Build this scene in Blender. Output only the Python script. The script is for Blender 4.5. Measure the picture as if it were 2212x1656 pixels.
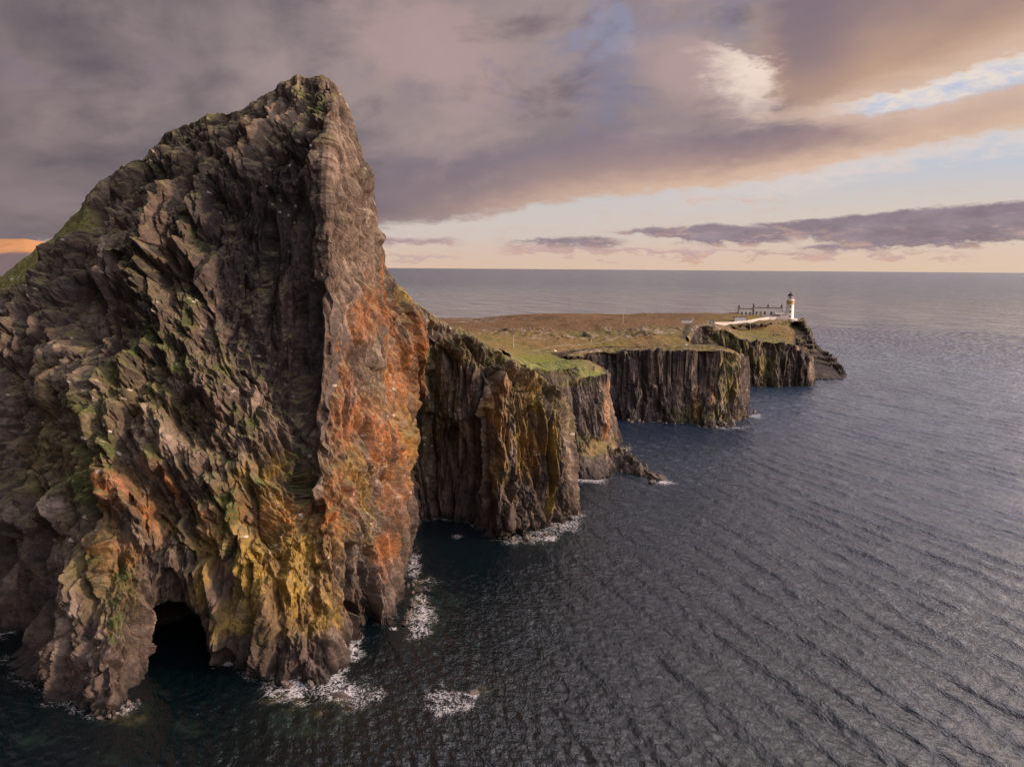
import bpy, math, time
import numpy as np
from mathutils import Matrix, Vector
T0 = time.time()
rad = math.radians
for o in list(bpy.data.objects): bpy.data.objects.remove(o)
SC = bpy.context.scene
COL = SC.collection

# ------------------------------------------------------------------ camera
CAM = np.array([0.0, 0.0, 60.0])
F0 = 711.0 * 2.16                      # focal length in photo units (photo taken as 2212 x 1656)
PITCH = rad(-9.22); ROLL = rad(0.42)
cx, cy = 1106.0, 828.0
cam = bpy.data.cameras.new('camera'); camo = bpy.data.objects.new('camera', cam); COL.objects.link(camo)
cam.sensor_width = 36; cam.lens = 36 * 711.0 / 1024; cam.clip_start = 0.5; cam.clip_end = 60000
Rm = Matrix.Rotation(math.pi/2 + PITCH, 3, 'X') @ Matrix.Rotation(ROLL, 3, 'Z')
camo.matrix_world = Matrix.Translation(CAM) @ Rm.to_4x4()
SC.camera = camo
RM = np.array(Rm)
SC.view_settings.view_transform = 'Standard'; SC.view_settings.look = 'None'
SC.view_settings.exposure = 0.0; SC.view_settings.gamma = 1.0
SC.cycles.use_denoising = True
SC.cycles.max_bounces = 5; SC.cycles.glossy_bounces = 3; SC.cycles.diffuse_bounces = 3
SC.cycles.caustics_reflective = False

def ray(px, py):
    v = RM @ np.array([(px-cx)/F0, -(py-cy)/F0, -1.0])
    return v
def PD(px, py, D):                      # point on the pixel's ray at world depth Y = D
    r = ray(px, py); return CAM + r * (D / r[1])
def PZ(px, py, z=0.0):                  # point on the pixel's ray at height z
    r = ray(px, py); return CAM + r * ((z - CAM[2]) / r[2])
def proj(P):                            # world points (n,3) -> photo units
    q = (P - CAM) @ RM
    return cx + F0*q[..., 0]/-q[..., 2], cy - F0*q[..., 1]/-q[..., 2]
def AE(px, py):
    r = ray(px, py); return math.degrees(math.atan2(r[0], r[1])), math.degrees(math.atan2(r[2], math.hypot(r[0], r[1])))

# ------------------------------------------------------------------ node expressions
class G:
    def __init__(s, nt): s.nt = nt
    def new(s, t, **k):
        n = s.nt.nodes.new(t)
        for a, b in k.items(): setattr(n, a, b)
        return n
    def put(s, sock, v):
        if isinstance(v, E): s.nt.links.new(v.s, sock)
        elif v is not None: sock.default_value = v
    def math(s, op, a, b=None, c=None, clamp=False):
        n = s.new('ShaderNodeMath', operation=op, use_clamp=clamp)
        for i, v in enumerate((a, b, c)):
            if v is not None: s.put(n.inputs[i], v)
        return E(s, n.outputs[0])
    def ss(s, lo, hi, x):               # smoothstep, lo may exceed hi
        n = s.new('ShaderNodeMapRange', interpolation_type='SMOOTHSTEP')
        s.put(n.inputs['Value'], x)
        if not isinstance(lo, E) and not isinstance(hi, E) and lo > hi:
            s.put(n.inputs['From Min'], hi); s.put(n.inputs['From Max'], lo); n.inputs['To Min'].default_value = 1; n.inputs['To Max'].default_value = 0
        else:
            s.put(n.inputs['From Min'], lo); s.put(n.inputs['From Max'], hi)
        return E(s, n.outputs[0])
    def noise(s, vec, scale, detail=4, rough=0.55, dist=0.0, lac=2.0, ntype='FBM', dims='3D'):
        n = s.new('ShaderNodeTexNoise', noise_dimensions=dims)
        if ntype != 'FBM': n.noise_type = ntype
        s.put(n.inputs['Vector'], vec); n.inputs['Scale'].default_value = scale; n.inputs['Detail'].default_value = detail
        n.inputs['Roughness'].default_value = rough; n.inputs['Distortion'].default_value = dist; n.inputs['Lacunarity'].default_value = lac
        return E(s, n.outputs[0])
    def xyz(s, a, b, c=0.0):
        n = s.new('ShaderNodeCombineXYZ')
        for i, v in enumerate((a, b, c)): s.put(n.inputs[i], v)
        return E(s, n.outputs[0])
    def sep(s, v):
        n = s.new('ShaderNodeSeparateXYZ'); s.put(n.inputs[0], v); return [E(s, o) for o in n.outputs]
    def mix(s, f, a, b, blend='MIX'):
        n = s.new('ShaderNodeMix', data_type='RGBA', blend_type=blend, clamp_factor=True)
        s.put(n.inputs['Factor'], f)
        for i, v in ((6, a), (7, b)):
            if not isinstance(v, E): v = (*v, 1.0) if len(v) == 3 else v
            s.put(n.inputs[i], v)
        return E(s, n.outputs[2])
    def curve(s, x, pts, lo, hi):       # piecewise linear y(x), y in its own units
        xs = [p[0] for p in pts]; ys = [p[1] for p in pts]; y0, y1 = min(ys), max(ys)
        if y1 - y0 < 1e-6: y1 = y0 + 1
        u = (x - lo) * (1.0/(hi-lo))
        n = s.new('ShaderNodeFloatCurve'); s.put(n.inputs['Value'], u)
        c = n.mapping.curves[0]; P = sorted(((a-lo)/(hi-lo), (b-y0)/(y1-y0)) for a, b in pts)
        if P[0][0] > 0: P.insert(0, (0.0, P[0][1]))
        if P[-1][0] < 1: P.append((1.0, P[-1][1]))
        while len(c.points) < len(P): c.points.new(0.5, 0.5)
        for q, (a, b) in zip(c.points, P): q.location = (a, b); q.handle_type = 'VECTOR'
        n.mapping.update()
        return E(s, n.outputs[0]) * (y1-y0) + y0
class E:
    def __init__(s, g, sock): s.g = g; s.s = sock
    def __add__(a, b): return a.g.math('ADD', a, b)
    __radd__ = __add__
    def __sub__(a, b): return a.g.math('SUBTRACT', a, b)
    def __rsub__(a, b): return a.g.math('SUBTRACT', b, a)
    def __mul__(a, b): return a.g.math('MULTIPLY', a, b)
    __rmul__ = __mul__
    def __truediv__(a, b): return a.g.math('DIVIDE', a, b)
    def clamp(a): return a.g.math('ADD', a, 0.0, clamp=True)
    def max(a, b): return a.g.math('MAXIMUM', a, b)
    def min(a, b): return a.g.math('MINIMUM', a, b)

def lin(r, g, b):
    f = lambda c: (c/255/12.92) if c <= 10 else ((c/255+0.055)/1.055)**2.4
    return (f(r), f(g), f(b))

# ------------------------------------------------------------------ world: evening sky with a broken cloud deck
SUN_AZ, SUN_EL = rad(102), rad(14)
world = bpy.data.worlds.new('World'); SC.world = world; world.use_nodes = True
nt = world.node_tree; nt.nodes.clear(); g = G(nt)
sky = g.new('ShaderNodeTexSky', sky_type='NISHITA', sun_disc=False, sun_elevation=SUN_EL, sun_rotation=SUN_AZ, air_density=1.2, dust_density=2.0)
tc = g.new('ShaderNodeTexCoord')
dx, dy, dz = g.sep(E(g, tc.outputs['Generated']))
az = g.math('ARCTAN2', dx, dy) * 57.29578
hyp = g.math('SQRT', dx*dx + dy*dy)
el = g.math('ARCTAN2', dz, hyp) * 57.29578
elp = el.max(0.0)
# cloud coordinates: a flat deck seen in perspective (streets stretch towards the horizon)
q = elp + 7.0
cu = g.xyz(az * 0.055, el * 0.14, 0.0)
fl = g.xyz(az*0.055 , g.math('LOGARITHM', q, 2.718)*1.6 - az*0.006, 3.0)
n_big = g.noise(fl, 1.3, 3, 0.5) - 0.5
n_mid = g.noise(fl, 4.0, 5, 0.55, 0.3) - 0.5
n_fin = g.noise(g.xyz(az*0.3, el*0.9, 1.7), 1.6, 7, 0.62, 0.2) - 0.5
n_fin2 = g.noise(g.xyz(az*0.3, el*0.7, 9.7), 2.9, 5, 0.6, 0.0) - 0.5
def edge(pts): return g.curve(az, [AE(*p) for p in pts], -60, 60)
def col(c): return lin(*c)
clear = g.mix(g.ss(0.0, 3.2, elp), col((228, 198, 177)), col((215, 202, 197)))
clear = g.mix(g.ss(3.0, 9.0, elp), clear, col((188, 201, 221)))
clear = g.mix(g.ss(9.0, 32.0, elp), clear, col((132, 142, 178)))
clear = g.mix(g.ss(-8.0, 38.0, az) * g.ss(10, 0, elp) * 0.4, clear, col((240, 214, 188)))
ns = g.new('ShaderNodeMix', data_type='RGBA', blend_type='MIX'); ns.inputs['Factor'].default_value = 0.12
sk = g.new('ShaderNodeVectorMath', operation='SCALE'); nt.links.new(sky.outputs[0], sk.inputs[0]); sk.inputs['Scale'].default_value = 0.1
nt.links.new(clear.s, ns.inputs[6]); nt.links.new(sk.outputs[0], ns.inputs[7]); clear = E(g, ns.outputs[2])
# colour of the big deck
deck = g.mix(g.ss(-38, 8, az), col((93, 88, 95)), col((134, 123, 129)))
deck = g.mix(g.ss(-0.22, 0.28, n_big + n_mid*0.5), deck, col((167, 148, 146)))
deck = g.mix(g.ss(-45, -18, az), g.mix(0.72, deck, col((104, 94, 101))), deck)
deck = g.mix(g.ss(0.0, 0.3, n_mid) * 0.5, deck, col((122, 110, 126)))
def blob(px, py, rx, ry, rot=0.0, wob=1.0):
    a0, e0 = AE(px, py); k = 25.0
    c, s_ = math.cos(rot), math.sin(rot)
    u = az - a0; v = el - e0
    u2 = u*c + v*s_; v2 = v*c - u*s_
    d = g.math('SQRT', (u2*(1.0/(rx/k)))*(u2*(1.0/(rx/k))) + (v2*(1.0/(ry/k)))*(v2*(1.0/(ry/k))))
    return g.ss(1.25, 0.35, d + n_mid*wob + n_fin*wob*0.5)
deck = g.mix(blob(930, 110, 190, 90, -0.25, 2.0)*0.75, deck, col((178, 152, 150)))
deck = g.mix(blob(1370, 100, 200, 110, 0.2, 3.0)*0.6, deck, col((130, 128, 152)))
deck = g.mix(blob(1320, 40, 80, 50, 0.5, 5.0)*0.32, deck, col((150, 160, 190)))
deck = g.mix(blob(1500, 150, 130, 70, -0.3)*0.75, deck, col((184, 158, 152)))
deck = g.mix(blob(900, 420, 260, 90, 0.1)*0.5, deck, col((118, 106, 118)))
n_st = g.noise(g.xyz(az*0.06, (el - az*0.10)*0.115, 5.5), 2.1, 7, 0.56, 0.25) - 0.5
deck = g.mix(g.ss(0.02, 0.24, n_st)*g.ss(-30, 0, az)*0.6, deck, col((176, 154, 152)))
deck = g.mix(g.ss(-0.02, -0.24, n_st)*0.65, deck, col((98, 88, 98)))
# upper right cloud: grey violet with a warm tan lower half
e_up = edge([(1500, 60), (1610, 130), (1640, 215), (1760, 235), (1900, 208), (2000, 185), (2100, 150), (2212, 112)])
mr = g.ss(16.5, 19.5, az + n_fin*3.0 + (el-14)*-0.10)
up = g.mix(g.ss(0.5, 9.0, (el - e_up) + n_big*8 + n_st*6), col((192, 158, 136)), col((130, 116, 126)))
deck = g.mix(mr*g.ss(-1.2, 1.2, (el - e_up) + n_mid*1.5), deck, up)
pe = edge([(1380, 110), (1440, 72), (1500, 82), (1560, 92), (1600, 108), (1620, 130)])
pd = (el - pe) + n_fin*2.6 + n_fin2*0.8
pxr = g.ss(18.8, 17.4, az + n_fin*3.4 + n_fin2*1.2 - (22.5-el)*0.10) * g.ss(8.0, 15.5, az + n_fin*3)
puff = g.ss(0.25, -0.5, pd) * g.ss(-8.5, -1.5, pd) * pxr
brt = g.ss(12.5, 17.5, az + n_fin*5 + n_fin2*2) * g.ss(-5.5, -0.8, pd + n_fin2*1.5)
deck = g.mix(puff*0.9, deck, g.mix(brt, col((176, 152, 150)), col((243, 222, 208))))
shade_r = g.ss(17.2, 19.5, az + n_fin*3.4 + n_fin2*1.2 - (22.5-el)*0.10) * g.ss(26.5, 21, az) * g.ss(10, 15, el) * g.ss(30, 24, el)
deck = g.mix(shade_r*0.7, deck, col((126, 112, 124)))
# second bank: lower right
e_t2 = edge([(1100, 330), (1300, 290), (1500, 300), (1700, 268), (1900, 240), (2080, 200), (2212, 172)])
e_lo = edge([(0, 530), (800, 492), (950, 480), (1060, 465), (1170, 440), (1320, 426), (1560, 405), (1700, 382), (1850, 348), (2000, 315), (2212, 278)])
h2 = (el - e_lo)
bank = g.mix(g.ss(0.2, 4.5, h2 + n_mid*2.0), col((186, 155, 142)), col((136, 121, 132)))
bank = g.mix(g.ss(0.05, 0.3, n_mid)*0.5, bank, col((166, 145, 146)))
bank = g.mix(g.ss(0.0, 0.3, n_st)*0.4, bank, col((176, 152, 150)))
bank = g.mix(g.ss(0.0, -0.3, n_st)*0.5, bank, col((118, 105, 118)))
rightness = g.ss(-16, 14, az)
under2 = g.ss(0.8, -0.8, (el - e_t2) + n_fin*1.6 + n_mid*1.0)
deck = g.mix(under2 * rightness, deck, bank)
# blue gap between the two, bright cream edges
gapmid = edge([(1500, 262), (1700, 250), (1900, 226), (2000, 208), (2100, 176), (2212, 148)])
gw = g.curve(az, [(AE(1560, 250)[0], 0.0), (AE(1760, 240)[0], 0.35), (AE(1900, 230)[0], 0.75), (AE(2000, 200)[0], 0.85), (AE(2212, 150)[0], 1.1)], -60, 60)
gd = g.math('ABSOLUTE', (el - gapmid) + n_fin*1.3) / (gw + 0.01)
glow = g.ss(3.4, 0.6, gd) * g.ss(13, 24, az)
deck = g.mix(glow*0.75, deck, col((226, 196, 176)))
hole = g.ss(1.15, 0.55, gd + n_fin2*1.0 + n_fin*0.5) * g.ss(21.5, 26.5, az)
deck = g.mix(hole, deck, g.mix(g.ss(-0.22, 0.22, n_fin + n_fin2*0.3 + (el-gapmid)*0.10), col((190, 198, 218)), col((240, 222, 206))))
# mask of the deck with ragged lower edge and lit fringe
hh = h2 + n_fin*1.5 + n_fin2*0.6
cov = g.ss(-0.35, 0.45, hh)
fr = g.ss(2.2, 0.0, hh) * g.ss(-14, 20, az)
deck = g.mix(fr*0.75, deck, col((228, 196, 172)))
edgepuff = g.ss(-1.9, -0.2, h2 + n_fin*4.0 + n_fin2*1.5) * g.ss(5, 28, az)
base = g.mix(edgepuff*0.6, clear, col((232, 212, 200)))
base = g.mix(g.ss(0.02, 0.25, n_fin + n_big*0.4) * g.ss(0.3, 1.5, elp) * g.ss(9, 4, elp) * 0.22, base, col((210, 168, 158)))
# low stratocumulus near the horizon
def band(b, top, bot, a0, a1, soft=0.3, amp=1.1, lit=0.5, dark=(137, 121, 132), warm=(214, 172, 150)):
    et, eb = edge(top), edge(bot)
    w = n_fin*amp*1.5 + n_fin2*0.9
    m = g.ss(-0.02, soft, (et - el) - w*0.45) * g.ss(-soft*0.8, soft*0.6, (el - eb) + w*1.2)
    m = m * g.ss(a0, a0+2.0, az) * g.ss(a1, a1-2.0, az)
    k = g.ss(-0.08, 0.22, n_fin2*0.8 + n_fin*0.8 + ((el-eb)*-0.10)) * lit
    return g.mix(m*0.92, b, g.mix(k, g.mix(g.ss(-0.25, 0.25, n_mid + n_fin*0.6), col(tuple(c_-8 for c_ in dark)), col(tuple(c_+16 for c_ in dark))), col(warm)))
A = lambda x: AE(x, 580)[0]
base = band(base, [(820, 545), (1000, 548)], [(820, 556), (1000, 556)], A(780), A(1010), 0.35, 1.4, 0.3, (184, 158, 156))
base = band(base, [(820, 508), (1000, 512)], [(820, 530), (1000, 524)], A(760), A(1015), 0.35, 1.2, 0.4, (172, 146, 150))
base = band(base, [(1450, 414), (1690, 424)], [(1450, 426), (1690, 430)], A(1440), A(1720), 0.5, 1.8, 0.6, (205, 184, 178))
base = band(base, [(1100, 524), (1700, 536), (2100, 540)], [(1100, 545), (1700, 553), (2100, 552)], A(1060), A(2120), 0.45, 2.6, 0.7, (186, 155, 154))
base = band(base, [(1080, 519), (1180, 512), (1300, 508), (1360, 516)], [(1080, 521), (1180, 529), (1290, 533), (1360, 524)], A(1064), A(1370))
base = band(base, [(1320, 497), (1420, 485), (1560, 480), (1720, 494)], [(1320, 502), (1430, 512), (1520, 532), (1720, 522)], A(1290), A(1740), lit=0.75)
base = band(base, [(1700, 530), (1780, 524), (1900, 524), (2000, 534)], [(1700, 532), (1800, 541), (1900, 538), (2000, 540)], A(1690), A(1905))
base = band(base, [(1600, 481), (1720, 474), (1850, 462), (2000, 446), (2212, 430), (2400, 424)], [(1600, 485), (1720, 506), (1800, 526), (1900, 540), (2000, 534), (2212, 520), (2400, 520)], A(1590), A(2700), 0.28, 1.1, 0.5, (132, 117, 128))
final = g.mix(cov, base, deck)
# behind and beside the camera: the deck is closed, brighter towards the sunset side
behind = g.mix(g.ss(-0.8, 0.9, dx), (0.155, 0.145, 0.175), (0.62, 0.52, 0.49))
behind = g.mix(g.ss(-0.2, 0.3, n_mid)*0.3, behind, col((150, 134, 142)))
ff = g.ss(0.35, 0.05, dy)
final = g.mix(ff, final, behind)
glowr = g.ss(0.2, 1.0, dx*math.sin(rad(68)) + dy*math.cos(rad(68))) * g.ss(75, 2, elp) * g.ss(35, 46, az)
high = g.ss(21, 40, elp)
final = g.mix(high*0.85, final, g.mix(g.ss(-0.15, 0.62, dx), (0.16, 0.15, 0.185), (3.9, 3.5, 3.65)))
final = g.mix(glowr*0.85, final, (3.0, 2.35, 2.05))
below = g.ss(-0.5, -3.0, el)
final = g.mix(below, final, col((40, 44, 54)))
bgn = g.new('ShaderNodeBackground'); nt.links.new(final.s, bgn.inputs[0]); bgn.inputs[1].default_value = 1.0
out = g.new('ShaderNodeOutputWorld'); nt.links.new(bgn.outputs[0], out.inputs[0])
world.cycles.sampling_method = 'MANUAL'; world.cycles.sample_map_resolution = 512

sun = bpy.data.lights.new('sun', 'SUN'); suno = bpy.data.objects.new('sun', sun); COL.objects.link(suno)
sun.energy = 4.8; sun.angle = rad(5); sun.color = (1.0, 0.70, 0.48)
sd = Vector((math.sin(SUN_AZ)*math.cos(SUN_EL), math.cos(SUN_AZ)*math.cos(SUN_EL), math.sin(SUN_EL)))
suno.rotation_euler = sd.to_track_quat('Z', 'Y').to_euler()

# ------------------------------------------------------------------ numpy noise
def h01(ix, iy, seed):
    h = (ix.astype(np.int64)*374761393 + iy.astype(np.int64)*668265263 + seed*2147483647 + 1013904223) & 0xffffffff
    h = ((h ^ (h >> 13)) * 1274126177) & 0xffffffff
    h = ((h ^ (h >> 15)) * 2246822519) & 0xffffffff
    h = h ^ (h >> 16)
    return (h & 0xffffff).astype(np.float32) / 16777216.0
def vn(x, y, seed=0):
    ix = np.floor(x); iy = np.floor(y); fx = x-ix; fy = y-iy
    fx = fx*fx*fx*(fx*(fx*6-15)+10); fy = fy*fy*fy*(fy*(fy*6-15)+10)
    a = h01(ix, iy, seed); b = h01(ix+1, iy, seed); c = h01(ix, iy+1, seed); d = h01(ix+1, iy+1, seed)
    return ((a*(1-fx)+b*fx)*(1-fy) + (c*(1-fx)+d*fx)*fy) * 2 - 1
def fbm(x, y, seed=0, o=4, r=0.5):
    s = 0; a = 1.0; t = 0
    for i in range(o): s = s + a*vn(x*2**i+i*17.3, y*2**i-i*9.1, seed+i*31); t += a; a *= r
    return s/t
def voro(x, y, seed, jit=0.85):
    """nearest jittered cell: returns distances f1, f2, cell hash coords, offset from its centre"""
    ix = np.floor(x); iy = np.floor(y)
    f1 = np.full(x.shape, 9.0, np.float32); f2 = f1.copy(); cxx = np.zeros_like(f1); cyy = cxx.copy(); ox = cxx.copy(); oy = cxx.copy()
    for i in (-1, 0, 1):
        for j in (-1, 0, 1):
            jx = ix+i; jy = iy+j
            px = jx + 0.5 + (h01(jx, jy, seed)-0.5)*jit; py = jy + 0.5 + (h01(jx, jy, seed+7)-0.5)*jit
            ddx = x-px; ddy = y-py; d = np.sqrt(ddx*ddx+ddy*ddy)
            n = d < f1
            f2 = np.where(n, f1, np.minimum(f2, d)); f1 = np.where(n, d, f1)
            cxx = np.where(n, jx, cxx); cyy = np.where(n, jy, cyy); ox = np.where(n, ddx, ox); oy = np.where(n, ddy, oy)
    return f1, f2, cxx, cyy, ox, oy
def sst(a, b, x):
    t = np.clip((x-a)/(b-a), 0, 1); return t*t*(3-2*t)
def blocks(s, t, a, b, amp, tilt, seed, crack=0.25, up=0.0):
    """fractured rock: cells a x b metres, each a tilted facet set off by a joint"""
    f1, f2, cx_, cy_, ox, oy = voro(s/a, t/b, seed)
    r0 = h01(cx_, cy_, seed+11); r1 = h01(cx_, cy_, seed+12)-0.5; r2 = h01(cx_, cy_, seed+13)-0.5
    d = amp*(r0-0.5)*1.6 + tilt*(ox*a*r1*2.2 + oy*b*(r2*0.42 - up))
    c = np.exp(-((f2-f1)/0.07)**2)
    return d - crack*c, r0, c
def mesh_grid(name, P, colr=None, attrs=None, smooth=False, wrap=False, mat=None, flip=False):
    """P (nv, nu, 3) -> one mesh object"""
    nv, nu = P.shape[:2]
    idx = np.arange(nv*nu).reshape(nv, nu)
    a = idx[:-1, :-1]; b = idx[:-1, 1:]; c = idx[1:, 1:]; d = idx[1:, :-1]
    if wrap:
        a = idx[:-1]; d = idx[1:]; b = np.roll(idx, -1, 1)[:-1]; c = np.roll(idx, -1, 1)[1:]
    q = np.stack([a, b, c, d] if not flip else [a, d, c, b], -1).reshape(-1, 4)
    me = bpy.data.meshes.new(name)
    me.vertices.add(nv*nu); me.vertices.foreach_set('co', P.reshape(-1).astype(np.float32))
    me.loops.add(q.size); me.loops.foreach_set('vertex_index', q.reshape(-1).astype(np.int32))
    me.polygons.add(len(q)); me.polygons.foreach_set('loop_start', (np.arange(len(q))*4).astype(np.int32))
    me.polygons.foreach_set('use_smooth', np.full(len(q), smooth))
    me.update(calc_edges=True)
    if colr is not None:
        at = me.color_attributes.new('Col', 'FLOAT_COLOR', 'POINT')
        cc = np.ones((nv*nu, 4), np.float32); cc[:, :3] = np.clip(colr.reshape(-1, 3), 0.002, 1)
        at.data.foreach_set('color', cc.reshape(-1))
    for k, v in (attrs or {}).items():
        at = me.attributes.new(k, 'FLOAT', 'POINT'); at.data.foreach_set('value', v.reshape(-1).astype(np.float32))
    o = bpy.data.objects.new(name, me); COL.objects.link(o)
    if mat: me.materials.append(mat)
    return o
def tag(o, label, cat=None, kind=None, group=None):
    o['label'] = label
    if cat: o['category'] = cat
    if kind: o['kind'] = kind
    if group: o['group'] = group
    return o

# ------------------------------------------------------------------ materials
def new_mat(name):
    m = bpy.data.materials.new(name); m.use_nodes = True; m.node_tree.nodes.clear()
    g = G(m.node_tree); b = g.new('ShaderNodeBsdfPrincipled'); o = g.new('ShaderNodeOutputMaterial')
    m.node_tree.links.new(b.outputs[0], o.inputs[0]); return m, g, b
def bump(g, b, h, dist, strength=1.0, prev=None):
    n = g.new('ShaderNodeBump'); n.inputs['Distance'].default_value = dist; n.inputs['Strength'].default_value = strength
    g.put(n.inputs['Height'], h)
    if prev: g.nt.links.new(prev.outputs[0], n.inputs['Normal'])
    g.nt.links.new(n.outputs[0], b.inputs['Normal']); return n
def rock_mat(name, bs=1.0, speck=0.5):
    m, g, b = new_mat(name)
    at = g.new('ShaderNodeAttribute', attribute_name='Col'); c = E(g, at.outputs['Color'])
    tcn = g.new('ShaderNodeTexCoord'); ob = E(g, tcn.outputs['Object'])
    n1 = g.noise(ob, 0.9/bs, 6, 0.65); n2 = g.noise(ob, 3.2/bs, 4, 0.6)
    k = g.ss(0.3, 0.72, n1)
    cdark = g.mix(1.0, c, (0.62, 0.62, 0.64), 'MULTIPLY'); clight = g.mix(1.0, c, (1.35, 1.32, 1.28), 'MULTIPLY')
    cc = g.mix(k, cdark, clight)
    cc = g.mix(g.ss(0.66, 0.74, n2) * g.ss(0.45, 0.65, g.noise(ob, 0.25/bs, 3, 0.5)) * speck, cc, (0.42, 0.37, 0.33))
    g.put(b.inputs['Base Color'], cc); b.inputs['Roughness'].default_value = 0.85; b.inputs['Specular IOR Level'].default_value = 0.25
    bump(g, b, n1*0.4 + n2*0.6, 0.36*bs, 0.85)
    return m
M_rock = rock_mat('weathered_basalt', 1.0)
M_rockfar = rock_mat('distant_basalt', 2.4, 0.35)
def flat_mat(name, c, rough=0.7, metal=0.0, var=0.12, sc=3.0):
    m, g, b = new_mat(name)
    tcn = g.new('ShaderNodeTexCoord'); n = g.noise(E(g, tcn.outputs['Object']), sc, 4, 0.6)
    g.put(b.inputs['Base Color'], g.mix(g.ss(0.3, 0.7, n), tuple(x*(1-var) for x in c), tuple(min(1, x*(1+var)) for x in c)))
    b.inputs['Roughness'].default_value = rough; b.inputs['Metallic'].default_value = metal
    return m

# ------------------------------------------------------------------ lofted cliffs
def col_pts(c):
    out = []
    for p in c:
        if p[0] == 'B': out.append(out[-1] + np.array(p[1:])); continue        # step behind the previous point
        if len(p) == 2: out.append(PZ(p[0], p[1], 0.0)); continue               # waterline
        if isinstance(p[2], tuple): out.append(PZ(p[0], p[1], p[2][0])); continue
        out.append(PD(*p))
    return np.array(out)
def resample(P, w, n):
    d = np.concatenate([[0], np.cumsum(w)]); d = d/d[-1]; t = np.linspace(0, 1, n)
    return np.stack([np.interp(t, d, P[:, k]) for k in range(3)], -1)
def smooth1(A, n, axis, it=2):
    for _ in range(it):
        k = n//2
        B = np.concatenate([np.repeat(np.take(A, [0], axis), k, axis), A, np.repeat(np.take(A, [-1], axis), k, axis)], axis)
        cs = np.cumsum(B, axis); z = np.zeros_like(np.take(cs, [0], axis)); cs = np.concatenate([z, cs], axis)
        L = A.shape[axis]
        A = (np.take(cs, np.arange(2*k+1, 2*k+1+L), axis) - np.take(cs, np.arange(0, L), axis))/(2*k+1)
    return A
def loft(cols, nu, nfront, nback, back, foot=-5.0, sm_u=7, sm_v=9):
    """cols: profiles top -> waterline. The sheet is closed at the back and foot."""
    rows = []
    for c in cols:
        P = col_pts(c); w = np.linalg.norm(np.diff(P, axis=0), axis=1)
        R = resample(P, w, nfront)
        last = R[-1]
        ft = np.array([last + (R[-1]-R[-2])/max(1e-3, abs((R[-1]-R[-2])[2]))*0 + np.array([0, -0.3*k, foot*k/6]) for k in range(1, 7)])
        bk = [R[0]]
        for (dx_, dy_, dz_) in back: bk.append(bk[-1] + np.array([dx_, dy_, dz_]))
        bk = np.array(bk); zb = bk[:, 2]; zb[1:] = np.maximum(zb[1:], foot)
        B = resample(bk, np.linalg.norm(np.diff(bk, axis=0), axis=1)**0.6+0.1, nback+1)[:0:-1]
        rows.append(np.concatenate([B, R, ft], 0))
    A = np.array(rows)                                   # (ncol, nv, 3)
    w = np.linalg.norm(np.diff(A[:, nback:nback+nfront], axis=0), axis=2).mean(1)
    px = [proj(A[k, nback + nfront//2]) for k in range(len(cols))]
    sp = np.array([max(3.0, math.hypot(px[k+1][0]-px[k][0], 0) + 0.15*F0/150*w[k]) for k in range(len(w))])
    d = np.concatenate([[0], np.cumsum(sp)]); d /= d[-1]
    t = np.linspace(0, 1, nu)
    G_ = np.empty((A.shape[1], nu, 3), np.float32)
    for k in range(3):
        for v in range(A.shape[1]): G_[v, :, k] = np.interp(t, d, A[:, v, k])
    if sm_u: G_ = smooth1(G_, sm_u, 1)
    if sm_v: G_ = smooth1(G_, sm_v, 0)
    S = np.concatenate([[0], np.cumsum(np.linalg.norm(np.diff(G_[nback:nback+nfront], axis=1), axis=2).mean(0))])
    return G_, np.broadcast_to(S[None, :], G_.shape[:2]).astype(np.float32)
def normals(P, flip=1):
    du = np.gradient(P, axis=1); dv = np.gradient(P, axis=0)
    n = np.cross(du, dv)*flip; return n/(np.linalg.norm(n, axis=2, keepdims=True)+1e-9)
def inpoly(px, py, poly):
    r = np.zeros(px.shape, bool); n = len(poly)
    for i in range(n):
        x1, y1 = poly[i]; x2, y2 = poly[(i+1) % n]
        if y1 == y2: continue
        c = ((y1 > py) != (y2 > py)) & (px < (x2-x1)*(py-y1)/(y2-y1)+x1); r ^= c
    return r
def softpoly(px, py, poly, soft):
    """signed falloff around a polygon drawn in photo units: 1 inside, 0 at soft units outside"""
    d = np.full(px.shape, 1e9, np.float32); n = len(poly)
    for i in range(n):
        x1, y1 = poly[i]; x2, y2 = poly[(i+1) % n]; ex, ey = x2-x1, y2-y1
        t = np.clip(((px-x1)*ex+(py-y1)*ey)/(ex*ex+ey*ey), 0, 1)
        d = np.minimum(d, np.hypot(px-x1-t*ex, py-y1-t*ey))
    d = np.where(inpoly(px, py, poly), -d, d)
    return 1-sst(-soft, soft, d)
def lerp(c, new, m): return c*(1-m[..., None]) + np.array(new, np.float32)*m[..., None]
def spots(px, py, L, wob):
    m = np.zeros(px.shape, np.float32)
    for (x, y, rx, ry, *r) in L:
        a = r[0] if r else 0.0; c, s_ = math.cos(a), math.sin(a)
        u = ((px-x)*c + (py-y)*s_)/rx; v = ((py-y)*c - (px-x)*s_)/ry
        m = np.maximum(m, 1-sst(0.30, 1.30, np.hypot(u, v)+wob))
    return m

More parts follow.
